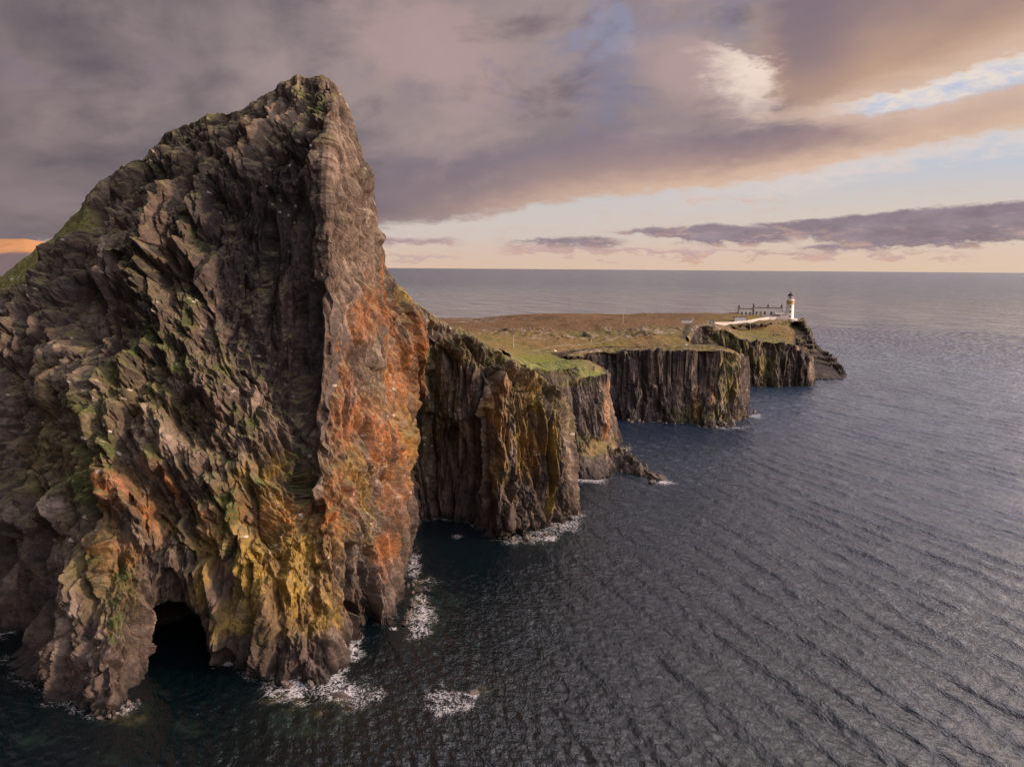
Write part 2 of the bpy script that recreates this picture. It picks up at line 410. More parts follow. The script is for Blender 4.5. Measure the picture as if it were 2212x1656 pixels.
# ------------------------------------------------------------------ the great headland in front
def facets(P, a, b, off, gr, sl, seed, kx=0.0, jit=0.75):
    """upper envelope of tilted facets, one per jittered cell of a x a x b metres: jointed blocks and columns"""
    rng = np.random.RandomState(seed); NT = 8192; tb = rng.rand(10, NT).astype(np.float32)
    x = ((P[..., 0] + kx*P[..., 2])/a).astype(np.float32); y = (P[..., 1]/a).astype(np.float32); z = (P[..., 2]/b).astype(np.float32)
    ix = np.floor(x).astype(np.int32); iy = np.floor(y).astype(np.int32); iz = np.floor(z).astype(np.int32)
    v1 = np.full(x.shape, -1e3, np.float32); v2 = v1.copy(); rid = np.zeros_like(v1)
    for i in (-1, 0, 1):
        for j in (-1, 0, 1):
            for k in (-1, 0, 1):
                jx = ix+i; jy = iy+j; jz = iz+k
                h = ((jx*7385609) ^ (jy*19349663) ^ (jz*8349279)); h = (h ^ (h >> 11)) & (NT-1)
                dx_ = x - jx - 0.5 - (tb[0][h]-0.5)*jit; dy_ = y - jy - 0.5 - (tb[1][h]-0.5)*jit; dz_ = z - jz - 0.5 - (tb[2][h]-0.5)*jit
                an = (tb[3][h]-0.5)*1.3; c_ = 1-0.5*an*an; 
                u = np.abs(dx_*c_ + dy_*an); w = np.abs(dy_*c_ - dx_*an)
                m = np.maximum(np.maximum(u, w), np.abs(dz_ + 0.35*dx_*(tb[8][h]-0.5)))
                val = off*2*(tb[4][h]-0.5) + gr*a*2*((tb[5][h]-0.5)*dx_ + (tb[6][h]-0.5)*dy_ + (tb[7][h]-0.5)*dz_*0.8) - sl*a*np.maximum(m-0.40, 0)
                n = val > v1
                v2 = np.where(n, v1, np.maximum(v2, val)); v1 = np.where(n, val, v1); rid = np.where(n, tb[9][h], rid)
    v1c = v1 - float(v1[::7, ::7].mean())
    return v1c, rid, np.exp(-(v1-v2)/(0.06*a))
def rock_relief(P, s, t, seed, kx=0.0, colm=0.0, sc=1.0, want=(True, True)):
    """relief of jointed rock in metres + cell shade + joints"""
    P = P.astype(np.float32)/sc; sf = P[..., 0] + 0.8*P[..., 1]; wz = fbm(s/18, t/24, seed, 3)*1.6
    P = P + np.stack([wz, 0.6*wz, fbm(s/15+5, t/15, seed+2, 3)*1.5], -1).astype(np.float32)
    sm = 1-colm; Z = np.zeros(s.shape, np.float32); d, r, c = Z, Z, Z; r4 = Z+0.5
    d4, r4, c4 = facets(P, 0.58, 1.45, 0.17, 0.75, 2.0, seed+4, kx)
    fine = fbm(sf/0.9, P[..., 2]/1.5, seed+90, 4, 0.6)*0.07
    if want[0]:
        d1, r1, c1 = facets(P, 5.6, 19.0, 1.8, 0.60, 2.0, seed+1, kx); d2, r2, c2 = facets(P, 2.5, 8.2, 1.0, 0.80, 2.6, seed+2, kx*1.1)
        d3, r3, c3 = facets(P, 1.15, 3.6, 0.46, 0.85, 2.6, seed+3, kx*0.8)
        d = (d1 + d2 + d3 + d4 + fine)*sm; r = (r1*0.3 + r2*0.4 + r3*0.3)*sm; c = np.maximum(c2, c3*0.7)*sm
    if want[1]:
        ws = fbm(s/18, t/110, seed+8, 3)*1.4; P = P - np.stack([wz-ws, 0.6*(wz-ws), 0*wz], -1).astype(np.float32)
        k1, q1, e1 = facets(P, 2.2, 40.0, 1.7, 0.50, 4.2, seed+5, 0.0); k2, q2, e2 = facets(P, 1.05, 11.0, 0.42, 0.7, 2.6, seed+6, 0.0)
        k3, q3, e3 = facets(P, 6.5, 60.0, 0.8, 0.12, 1.2, seed+7, 0.0)
        d = d + (k1 + k2 + k3 + d4*0.9 + fine)*colm; r = r + (q1*0.55+q2*0.45)*colm; c = c + np.maximum(e1, e2*0.6)*colm
    return d*sc, r, np.clip(c, 0, 1), r4

ROCK_D = (0.044, 0.036, 0.032); ROCK_M = (0.100, 0.074, 0.060); ROCK_L = (0.26, 0.205, 0.172)
def rock_colour(r, c, r4, s, t, z, seed):
    m = fbm(s/9, t/12, seed+200, 4, 0.6)*0.6 + (r-0.5)*1.8
    colr = np.array(ROCK_M, np.float32)[None, None]*np.ones(r.shape+(3,), np.float32)
    colr = lerp(colr, ROCK_D, sst(0.0, -0.55, m) if False else (1-sst(-0.55, 0.05, m)))
    colr = lerp(colr, ROCK_L, sst(0.1, 0.75, m)*0.8)
    colr *= (0.86 + 0.28*r4)[..., None]
    colr = lerp(colr, (0.035, 0.029, 0.027), c*0.6)
    tide = 1-sst(2.0, 9.0, z + 2.5*fbm(s/3, t/3, seed+210, 3)); wet = 1-sst(0.5, 2.2, z + 1.2*fbm(s/2, t/2, seed+211, 3))
    colr = lerp(colr, (0.060, 0.045, 0.040), tide*0.70)
    return lerp(colr, (0.018, 0.016, 0.015), wet*0.8)

MAIN = [
 [(-330,760,122), (-330,1000,114), (-330,1250,108), (-330,1400)],
 [(-120,690,130), (-120,820,120), (-120,1000,114), (-120,1200,109), (-120,1385)],
 [(-5,604,140), (0,660,132), (0,740,122), (0,900,117), (0,1150,112), (5,1372)],
 [(72,545,141), (72,610,133), (68,680,125), (50,900,117), (40,1150,108), (45,1432)],
 [(130,492,140), (130,580,130), (115,850,116), (90,1150,105), (95,1490)],
 [(180,430,138), (178,520,130), (170,700,121), (160,900,113), (145,1150,103), (160,1530)],
 [(235,372,138), (235,480,129), (215,700,119), (205,900,111), (190,1150,102), (200,1540)],
 [(300,332,137), (290,480,128), (270,700,119), (250,900,111), (235,1100,103), (225,1300,95), (243,1550)],
 [(350,290,137), (340,450,127), (320,700,119), (300,900,111), (280,1100,104), (275,1300,97), (290,1505)],
 [(395,268,136), (385,450,126), (370,700,119), (345,900,111), (325,1100,105), (320,1250,101), (325,1440)],
 [(480,236,136), (475,400,126), (475,600,122), (460,800,116), (450,1000,109), (430,1200,103), (430,1432)],
 [(520,228,135), (520,400,126), (515,600,122), (510,800,117), (500,1000,109), (490,1200,103), (500,1438)],
 [(580,192,135), (575,350,126), (570,520,125), (560,800,119), (560,980,110), (560,1250,101), (590,1466)],
 [(645,162,134), (640,300,126), (640,500,124.5), (645,800,121), (640,1000,115), (650,1250,103), (668,1476)],
 [(700,157,134), (690,260,125), (688,400,122.5), (690,600,120.5), (678,860,117.5), (672,1000,114), (700,1200,106), (712,1462)],
 [(718,162,134.5), (716,260,123), (704,400,120.5), (712,600,118), (692,860,114.5), (690,1000,112), (728,1200,106), (745,1410)],
 [(745,192,136), (742,300,127), (740,450,124.5), (762,650,122.5), (762,900,118), (768,1100,113.5), (790,1250,110), (800,1358)],
 [(773,232,139), (770,350,134), (765,500,130), (800,700,128), (820,900,124), (828,1100,120), (842,1200,117), (865,1346)],
 [(780,290,142), (790,400,140), (792,500,137.5), (830,700,133), (850,900,130), (860,1050,127), (864,1150,125), (876,1300)],
 [(797,375,144), (798,440,143.5), (815,600,140), (852,750,137), (868,900,135), (876,1050,132), (876,1180,130), (880,1255)],
 [(800,440,147), (815,530,146), (838,620,145), (880,760,143), (886,900,141), (886,1050,141), (890,1188)],
 [(848,568,152), (862,620,150), (905,720,149), (900,850,149.5), (893,1000,150), (899,1163)],
 [(885,612,156), (905,660,155), (925,740,156), (908,850,160), (905,1000,162), (908,1128)],
 [(925,650,160), (940,700,160), (955,800,163), (950,900,165), (950,1000,166), (955,1122)],
 [(960,682,163), (970,740,162), (985,850,165), (1000,950,167), (1005,1122)],
 [(1010,712,167), (1015,780,163), (1030,900,163), (1045,1000,163), (1040,1135)],
 [(1062,742,169), (1060,800,162), (1062,900,158), (1068,1000,157), (1070,1158)],
 [(1105,768,170), (1095,830,162), (1090,920,159), (1098,1020,158), (1105,1160)],
 [(1145,795,171), (1140,860,163), (1140,950,161), (1145,1060,160), (1150,1156)],
 [(1185,815,171), (1182,880,164), (1185,980,163), (1190,1070,162), (1195,1138)],
 [(1215,838,171), (1218,900,166), (1224,980,165), (1232,1070,164.5), (1238,1116)],
 [(1228,862,173), (1232,920,170), (1238,1000,169), (1242,1060,169), (1245,1108)],
 [(1226,850,182), (1232,920,180), (1238,1000,180), (1240,1088)],
 [(1200,830,192), (1200,920,192), (1200,1000,192), (1200,1062)],
]
MAIN = [[(p[0] + float(np.interp(p[0], [715, 760, 900, 1000, 1100, 1180, 1250], [0, -16, -22, -18, -8, -10, -14])),) + tuple(p[1:]) for p in c] for c in MAIN]
def build_main():
    BK = [(0, 2.0, -0.4), (0, 6, -3.5), (0, 14, -14), (0, 12, -30), (0, 8, -60)]
    NB = 46; NF = 980
    P, S = loft(MAIN, 1180, NF, NB, BK)
    T = P[..., 2].copy(); x, y = proj(P)
    N = normals(P, 1)
    sg = np.sign((N[NB+300, 500] * (CAM-P[NB+300, 500])).sum()); N *= sg
    front = np.zeros(P.shape[:2], np.float32); front[NB:] = 1
    wob = fbm(S/5, T/7, 400, 4, 0.6); wobx = 14*fbm(S/6, T/6, 405, 3)
    X = x + wobx; Y = y + 14*fbm(S/6, T/6, 406, 3)
    # macro forms: positive = pushed out towards the sea
    mac = np.zeros(P.shape[:2], np.float32)
    def carve(poly, depth, soft): mac[...] += -depth*softpoly(X, Y, poly, soft)
    carve([(455,405), (520,380), (600,420), (650,400), (692,470), (700,700), (690,900), (655,930), (600,890), (560,830), (500,790), (455,660), (440,520)], 2.0, 20)
    carve([(470,420), (560,440), (600,520), (560,640), (480,640), (450,520)], 1.5, 22)
    carve([(326,1490), (318,1350), (332,1326), (360,1312), (388,1322), (402,1352), (436,1412), (452,1455), (445,1500)], 12.0, 5)
    carve([(322,1330), (345,1236), (372,1232), (392,1290), (425,1360), (440,1420), (330,1400)], 2.6, 8)
    carve([(330,1500), (335,1350), (370,1350), (405,1420), (415,1500)], 5.0, 9)
    carve([(480,1490), (470,1400), (498,1395), (505,1490)], 3.5, 7)
    carve([(745,1175), (756,1180), (786,1345), (770,1352)], 4.5, 4)
    carve([(797,1180), (812,1180), (822,1350), (800,1352)], 3.8, 4)
    carve([(896,905), (930,895), (1000,905), (1050,900), (1062,1020), (1060,1150), (900,1150)], 1.4, 7)
    carve([(925,705), (955,715), (980,800), (950,900), (915,820)], 2.0, 9)
    carve([(150,600), (250,620), (300,760), (200,760), (120,700)], 3.5, 20)
    carve([(0,780), (80,760), (110,900), (60,1050), (0,1050)], 3.0, 22)
    carve([(0,1150), (110,1130), (130,1380), (60,1440), (0,1400)], 4.0, 22)
    carve([(385,860), (440,850), (470,930), (420,980), (370,930)], 2.2, 9)
    carve([(330,1020), (352,1010), (385,1110), (360,1170), (335,1110)], 2.4, 7)
    carve([(762,735), (775,740), (790,880), (780,900), (764,850)], 1.5, 5)
    carve([(792,790), (830,800), (828,885), (798,880)], 1.3, 4)
    carve([(700,720), (704,720), (706,760), (700,760)], 1.0, 3)
    def push(poly, h, soft): mac[...] += h*softpoly(X, Y, poly, soft)
    push([(255,580), (330,520), (420,640), (440,720), (380,760), (300,700)], 1.6, 8)
    push([(300,420), (380,400), (430,560), (400,600), (330,560)], 2.0, 10)
    push([(230,1010), (262,1030), (330,1180), (300,1200), (225,1080)], 2.6, 7)
    push([(400,1230), (450,1200), (480,1300), (500,1440), (450,1430), (420,1330)], 2.4, 8)
    push([(150,1280), (230,1150), (270,1300), (260,1540), (200,1540)], 1.2, 14)
    push([(560,780), (600,800), (590,880), (540,870)], 1.8, 8)
    push([(1062,780), (1105,790), (1112,1150), (1070,1160)], 2.2, 6)
    push([(840,930), (885,930), (893,1160), (870,1160)], 1.6, 6)
    big = 2.4*fbm(S/30, T/34, 411, 2) + 0.8*fbm(S/12, T/15, 412, 2)
    # fabric of the rock, by region
    shear = np.interp(x[NB+400], [-300, 100, 240, 300, 420, 640, 690, 760, 1300], [-0.25, -0.25, -0.15, 0.35, 0.45, 0.15, 0.0, 0.0, 0.0])[None, :]*np.ones_like(S)
    shear = shear.astype(np.float32)
    colm = np.maximum(sst(880, 905, X), sst(1050, 1120, Y)*sst(730, 760, X))
    colm = np.maximum(colm, 0.75*softpoly(X, Y, [(540,430), (700,400), (700,950), (640,980), (560,800)], 20))
    colm = np.maximum(colm, 0.72*sst(1080, 1240, Y)*sst(560, 430, Y*0+np.abs(X-330)))
    slab = softpoly(X, Y, [(700,240), (745,200), (770,450), (800,700), (790,1000), (720,1080), (690,1000), (690,850), (712,600), (704,400)], 12)
    slab2 = softpoly(X, Y, [(770,400), (800,520), (880,720), (860,900), (800,1000), (800,700)], 25)
    amp = 1.0 - 0.34*slab - 0.35*slab2*(1-slab)
    amp *= 1 - 0.75*(1-sst(0, 22, Y-np.interp(X, [0, 95, 180, 260], [600, 520, 430, 340])))*sst(300, 200, X)*1.0 if False else 1.0
    lean = softpoly(X, Y, [(250,560), (400,520), (440,640), (520,800), (620,900), (640,1150), (600,1300), (420,1250), (330,1100), (230,1000), (225,760)], 22)
    lean = lean*(1-colm)
    da = rock_relief(P, S, T, 3, -0.10, colm); db = rock_relief(P, S, T, 503, 0.42, 0.0*colm, want=(True, False))
    lm = (lean > 0.5+0.25*vn(S/3, T/6, 433)).astype(np.float32)
    d, r, c, r4 = [p*(1-lm) + q_*lm for p, q_ in zip(da, db)]
    grassy = softpoly(X, Y, [(-400,640), (0,588), (60,545), (120,505), (185,440), (190,480), (120,560), (60,610), (0,665), (-400,800)], 8)
    crest = softpoly(X, Y, [(400,262), (500,218), (545,214), (500,232), (440,250), (405,268)], 5)
    amp = amp*(1-0.8*np.maximum(grassy, crest*0.5))
    arete = softpoly(X, Y, [(706,240), (722,240), (712,420), (718,600), (700,860), (700,1000), (684,1000), (684,850), (702,600), (696,400)], 8)
    amp = amp*(1-0.10*arete)
    disp = (d*amp + mac + big*(0.55+0.45*(1-slab))*(1-0.55*colm))
    foot = sst(-5, 2, T); disp = disp*(0.35+0.65*foot)
    backw = np.ones(P.shape[0], np.float32); backw[:NB] = np.linspace(0.5, 1.0, NB)
    # keep the skyline where the photograph has it: less relief at the very crest
    tl = np.arange(P.shape[0]) - NB; cr = 1 - 0.72*np.exp(-(tl/42.0)**2)
    Q = P + N*(disp*backw[:, None]*cr[:, None])[..., None]
    # colours
    colr = rock_colour(r, c, r4, S, T, T, 3)
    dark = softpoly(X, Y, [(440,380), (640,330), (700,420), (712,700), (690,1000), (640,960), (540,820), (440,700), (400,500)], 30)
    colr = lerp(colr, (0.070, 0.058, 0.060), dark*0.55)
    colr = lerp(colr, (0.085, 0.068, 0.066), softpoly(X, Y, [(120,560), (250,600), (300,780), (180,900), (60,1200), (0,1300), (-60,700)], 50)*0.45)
    colr = lerp(colr, (0.185, 0.132, 0.100), slab*0.45)
    colr = lerp(colr, (0.19, 0.135, 0.10), slab2*0.4)
    wv = wob*0.75 + (r-0.5)*0.5 + 0.25*fbm(S/1.2, T/2.2, 430, 3)
    tan = softpoly(X, Y, [(560,200), (640,230), (620,330), (560,330)], 20)
    colr = lerp(colr, (0.24, 0.18, 0.145), tan*0.5)
    orange = spots(x, y, [(740,815,26,70), (792,683,32,72), (812,600,20,60), (901,720,20,95,0.15), (869,815,30,80), (905,780,16,80), (824,960,48,90), (790,905,30,70), (748,1060,45,70,-0.4), (731,870,26,50), (757,940,40,50), (838,1050,20,80), (246,1065,16,75,-0.35), (285,1075,26,80,-0.45), (362,1030,10,50,-0.4), (848,690,30,60), (830,1190,18,60), (700,1110,40,50,-0.4), (590,1120,50,40)], wv)
    orange2 = spots(x, y, [(470,1180,60,120), (560,1150,80,130), (640,1130,60,90), (690,1240,50,130), (330,1130,40,90,-0.4), (610,1280,90,110), (250,1180,40,90), (1080,900,30,130), (1130,900,25,110), (700,1180,50,90), (850,880,60,240), (1160,960,20,90)], wv*1.3+0.12)
    yellow = spots(x, y, [(762,1004,26,45), (798,1095,28,95), (870,945,16,70), (780,1040,30,60), (445,1240,26,90), (540,1230,60,110), (640,1240,50,120), (700,1300,36,100), (500,1330,50,80), (600,1150,40,90), (1120,960,12,100), (1190,980,8,110), (1160,880,14,70), (945,655,20,70), (880,600,20,40), (660,1180,30,60), (560,1040,50,60)], wv*1.2)
    olive = spots(x, y, [(1080,960,26,120), (560,1300,170,160), (650,1150,110,130), (440,1280,50,110), (1100,900,70,140), (1180,900,60,120), (1000,740,80,80), (920,640,40,40), (820,840,30,60), (230,1250,70,140), (1060,760,40,50), (1170,850,60,50), (100,980,120,150), (300,880,140,90), (940,880,40,160)], wv*1.5+0.1)
    brk = 0.35 + 0.65*sst(0.25, 0.7, r + 0.35*fbm((P[..., 0]+0.8*P[..., 1])/0.8, T/3.0, 441, 3)); olive, orange2, yellow, orange = [m_*brk for m_ in (olive, orange2, yellow, orange)]
    colr = lerp(colr, (0.115, 0.092, 0.036), olive*0.80)
    colr = lerp(colr, (0.26, 0.130, 0.045), orange2*0.60)
    colr = lerp(colr, (0.27, 0.185, 0.040), yellow*0.82)
    colr = lerp(colr, (0.31, 0.115, 0.032), orange*0.74)
    # turf and moss on the ledges
    Nq = normals(Q, 1)*sg
    up = Nq[..., 2]
    moss = spots(x, y, [(335,390,18,75,0.25), (310,470,14,40), (420,505,18,45,-0.3), (662,295,48,18,-0.15), (640,330,26,14), (680,230,24,42,0.2), (655,200,50,16), (330,735,50,34), (262,800,46,40,-0.6), (205,880,40,50,0.6), (170,1020,62,74), (230,985,30,60), (190,925,36,40), (575,818,42,12,0.25), (470,800,40,16), (370,790,44,32), (345,838,34,22), (530,905,40,20,0.2), (640,985,26,16), (350,985,42,22), (480,1075,26,18), (260,1240,20,46), (215,1210,16,22), (560,1040,22,40), (500,1115,16,60), (655,1010,26,50), (290,770,60,20,-0.5), (1050,765,20,30), (1085,790,14,24), (470,740,14,50), (410,690,12,40), (505,1190,14,50), (250,1330,18,60), (240,730,50,18)], wv*1.1)
    mossm = moss*sst(0.0, 0.40, up + 0.55*fbm(S/1.2, T/1.4, 451, 4, 0.6) + 0.22)*sst(-0.45, 0.1, fbm(S/3.2, T/2.4, 452, 3))
    gg = np.stack([0.050+0.03*wob, 0.078+0.035*wob, 0.018+0.008*wob], -1).astype(np.float32)
    colr = colr*(1-0.88*mossm[..., None]) + gg*0.88*mossm[..., None]
    skyl = (1-sst(10, 60, (np.arange(P.shape[0])-NB))[:, None])*np.ones_like(S)
    ledge = sst(0.45, 0.8, up + 0.25*fbm(S/2, T/2, 455, 3))*sst(8, 22, T)
    colr = lerp(colr, (0.15, 0.135, 0.06), np.clip(ledge*0.6 + skyl*0.5*sst(0.1, 0.5, up), 0, 0.85))
    gcol = np.stack([0.17+0.06*wob, 0.155+0.045*wob, 0.05+0.012*wob], -1).astype(np.float32)
    gm = np.clip(grassy + crest + skyl*sst(220, 150, x)*0.7, 0, 1)[..., None]*0.92
    colr = colr*(1-gm) + gcol*gm
    Q[..., 2] += (np.clip(grassy+crest, 0, 1)*0.25*fbm(S/1.0, T/0.8+y/6, 470, 4))
    # guano specks
    gu = (h01(np.floor(P[..., 0]/0.3)+57*np.floor(P[..., 1]/0.3), np.floor(T/0.4), 77) > 0.985)*sst(0.1, 0.5, fbm(S/9, T/9, 480, 3)+0.25)*(1-slab)*sst(10, 16, T)
    colr = lerp(colr, (0.52, 0.47, 0.43), gu*0.75)
    o = mesh_grid('cliff', Q, colr, mat=M_rock)
    tag(o, 'huge dark basalt headland with orange lichen streaks filling the left half, sheer arete facing the sea', 'cliff', 'structure')
    return Q, x, y, NB
MQ, mx, my, MNB = build_main()
print('main', round(time.time()-T0, 1))

# ------------------------------------------------------------------ the lower headlands along the coast
def build_cliff(name, cols, nu, nf, nb, back, seed, label, orange=(), yellow=(), lit=(), green=(), turf=(), darkp=(), rocky=(), flo=(0.55, 0.85), colfac=1.0, ampf=1.0, top=3.5, mat=None, sc=1.0, strata=0.0, sm=5):
    P, S = loft(cols, nu, nf, nb, back, sm_u=sm, sm_v=sm)
    T = P[..., 2].copy(); x, y = proj(P); N = normals(P, 1)
    k = np.unravel_index(np.argmax(np.abs(N[nb:, :, 1])*(x[nb:] > 0)), N[nb:, :, 1].shape)
    mid = (nb + nf//2, nu//3); sg = np.sign((N[mid]*(CAM-P[mid])).sum()); N *= sg
    flat = sst(flo[0], flo[1], N[..., 2])
    s_, t_ = S/sc, T/sc
    colm = np.full(P.shape[:2], colfac, np.float32)
    d, r, c, r4 = rock_relief(P, S, T, seed, 0.0, colm, sc*0.9, (strata > 0 or colfac < 1, colfac > 0))
    if strata:
        bed = fbm(S/14, T/60, seed+301, 2)*2.0
        lv = (T+bed)/2.1; fl = np.floor(lv); fr = lv-fl
        d = d*0.45 + strata*(h01(fl, np.floor(S/9+fl*0.37), seed+302)-0.5)*2.4 + strata*0.8*(0.5-fr)
        d = d + 1.4*blocks(S, T, 4.0, 2.2, 1.0, 0.4, seed+303, 0.4)[0]
    big = 1.7*fbm(S/16, T/40, seed+311, 3)
    tl = np.arange(P.shape[0]) - nb
    disp = (d*ampf + big)*(1-0.93*flat)
    disp = disp*(0.4+0.6*sst(-5, 1, T))
    Q = P + N*disp[..., None]
    wob = fbm(S/4, T/5, seed+320, 4, 0.6)
    Q[..., 2] += flat*(0.5*fbm(P[..., 0]/7, P[..., 1]/7, 901, 3) + 0.22*fbm(P[..., 0]/1.3, P[..., 1]/1.3, 902, 3))
    if strata:
        zz = Q[..., 2]; lv = (zz+bed)/2.4; fl = np.floor(lv); fr = lv-fl
        zt = (fl + sst(0.30, 0.62, fr))*2.4 - bed
        w = (sst(0.20, 0.40, N[..., 2])*sst(0.99, 0.93, N[..., 2])*sst(-0.5, 1.0, zz)*sst(26, 22, zz))
        Q[..., 2] = zz*(1-w) + zt*w
    colr = rock_colour(r, c, r4, S, T, T, seed)
    colr = lerp(colr, (0.052, 0.044, 0.042), 0.55*np.ones_like(wob))
    wv = wob*0.8 + (r-0.5)*0.5
    if darkp: colr = lerp(colr, (0.085, 0.070, 0.068), spots(x, y, darkp, wv*0.6)*0.7)
    if lit: colr = lerp(colr, (0.27, 0.205, 0.16), spots(x, y, lit, wv)*0.7)  # light on the sunward edges painted in as a paler rock tint
    if green: colr = lerp(colr, (0.13, 0.125, 0.05), spots(x, y, green, wv)*0.65)
    if orange: colr = lerp(colr, (0.32, 0.165, 0.07), spots(x, y, orange, wv)*0.7)
    if yellow: colr = lerp(colr, (0.20, 0.155, 0.05), spots(x, y, yellow, wv*1.3)*0.5)
    gc = ground_colour(x, y, P[..., 0], P[..., 1])
    tm = np.clip(flat*(T > 5) + 0.0, 0, 1)
    if rocky: tm = tm*(1 - 0.85*spots(x, y, rocky, wv))
    lip = np.exp(-np.maximum(tl-18, 0)/10.0)[:, None]*sst(0.1, 0.45, N[..., 2] + 0.35*wob)*(T > 6)
    tm = np.clip(np.maximum(tm, lip*0.6), 0, 1)
    colr = colr*(1-tm[..., None]) + gc*tm[..., None]
    gu = (h01(np.floor(P[..., 0]/0.6)+57*np.floor(P[..., 1]/0.6), np.floor(T/0.7), seed+77) > 0.975)*sst(0.0, 0.4, fbm(S/9, T/9, seed+480, 3))*(T > 3)*(1-flat)
    colr = lerp(colr, (0.5, 0.46, 0.42), gu*0.6)
    o = mesh_grid(name, Q, colr, mat=mat or M_rockfar)
    tag(o, label, 'cliff', 'structure'); return Q
def ground_colour(px, py, X, Y):
    """turf, moor and bare rock by where it lies on the headlands"""
    n1 = fbm(X/18, Y/30, 801, 4, 0.6); n2 = fbm(X/3.0, Y/4.5, 802, 4, 0.6); n3 = fbm(X/60, Y/70, 803, 3)
    A = np.array([0.205, 0.175, 0.062], np.float32)*np.ones(px.shape+(3,), np.float32)      # grazed field
    A = lerp(A, (0.235, 0.165, 0.080), sst(-0.15, 0.45, n1+0.3*n2)*0.8)
    moor = 1-sst(706, 726, py + 9*n1); moor = moor*sst(1640, 1480, px)
    A = lerp(A, (0.185, 0.118, 0.066), moor*0.85)
    A = lerp(A, (0.150, 0.115, 0.062), moor*sst(0.0, 0.5, n2 + 0.4*n3)*0.8)
    A = lerp(A, (0.155, 0.150, 0.055), spots(px, py, [(1440,712,90,9), (1340,722,180,7), (1230,724,90,6), (1600,700,60,8)], n1*0.6)*0.7)
    lawn = spots(px, py, [(1200,790,115,30,0.18), (1280,806,50,12,0.1)], n1*0.25)
    A = lerp(A, (0.170, 0.205, 0.048), lawn*0.9)
    A = lerp(A, (0.11, 0.15, 0.035), lawn*sst(0.0, 0.5, n2+n1*0.5)*0.7)
    A = lerp(A, (0.16, 0.155, 0.055), spots(px, py, [(1655,725,60,12), (1680,742,60,9)], n1*0.4)*0.8)
    rk = spots(px, py, [(1130,716,90,8), (1240,727,120,7), (1370,722,60,8), (1400,716,100,8), (1470,714,50,8), (1540,712,40,9), (1200,758,70,6), (1270,757,90,5), (1240,800,18,9), (1560,758,26,4), (1030,692,60,6), (1730,710,40,10), (1500,728,40,10)], n2*0.9+n1*0.4)
    sp = sst(0.05, 0.4, fbm(X/1.5, Y/2.6, 805, 3, 0.6))
    A = lerp(A, (0.50, 0.45, 0.42), rk*sp*0.6)
    A = lerp(A, (0.075, 0.062, 0.050), rk*sst(0.1, 0.4, fbm(X/1.8+40, Y/3.0, 806, 3, 0.6))*0.7)
    A *= (1 + 0.22*n2)[..., None]
    A = A*np.array([0.80, 0.74, 0.78], np.float32)
    # trodden path
    pts = [(1165,757), (1190,748), (1260,744), (1320,735), (1345,722), (1352,712)]
    d = np.full(px.shape, 1e9, np.float32)
    for (x1, y1), (x2, y2) in zip(pts[:-1], pts[1:]):
        ex, ey = x2-x1, y2-y1; t = np.clip(((px-x1)*ex+(py-y1)*ey)/(ex*ex+ey*ey), 0, 1); d = np.minimum(d, np.hypot((px-x1-t*ex)*0.45, py-y1-t*ey))
    A = lerp(A, (0.30, 0.235, 0.165), (1-sst(0.5, 1.6, d + 0.5*n2))*0.6)
    return A

H2Q = build_cliff('cliff', [
 [(1100,766,185),(1104,774,178),(1110,900,178),(1110,1090)],
 [(1148,788,186),(1152,799,179),(1158,900,179),(1160,1080)],
 [(1185,800,192),(1185,820,190),(1188,900,189),(1190,1048)],
 [(1215,795,210),(1222,818,208),(1225,900,207),(1228,980,203),(1235,1040)],
 [(1245,790,218),(1250,820,212),(1250,900,210),(1250,955,207),(1258,1034)],
 [(1280,790,224),(1284,814,218),(1280,900,214),(1274,950,211),(1285,1036)],
 [(1296,793,228),(1307,810,222),(1298,857,220),(1312,900,217),(1312,950,213),(1320,1030)],
 [(1298,794,230),(1313,811,225),(1304,857,224.5),(1324,897,222),(1328,940,220),(1342,1002)],
 [(1296,793,236),(1312,811,235),(1310,850,234),(1327,900,233),(1332,945,231),(1350,980)],
 [(1290,790,246),(1306,803,248),(1318,880,247),(1335,930,246),(1352,968)],
 [(1270,786,262),(1280,792,268),(1300,850,268),(1320,930)]],
 420, 430, 26, [(-1,3,0.3),(-2,8,0.6),(-2,10,-3),(0,10,-30)], 21,
 'small headland with a bright green turf cap and one orange lit edge, just behind the great headland',
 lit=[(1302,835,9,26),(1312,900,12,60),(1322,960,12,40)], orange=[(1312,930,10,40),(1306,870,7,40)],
 yellow=[(1330,960,12,20)], green=[(1270,960,30,30),(1240,826,40,12)], darkp=[(1255,890,46,90),(1285,930,24,60)], top=4, sc=1.1, ampf=0.62)
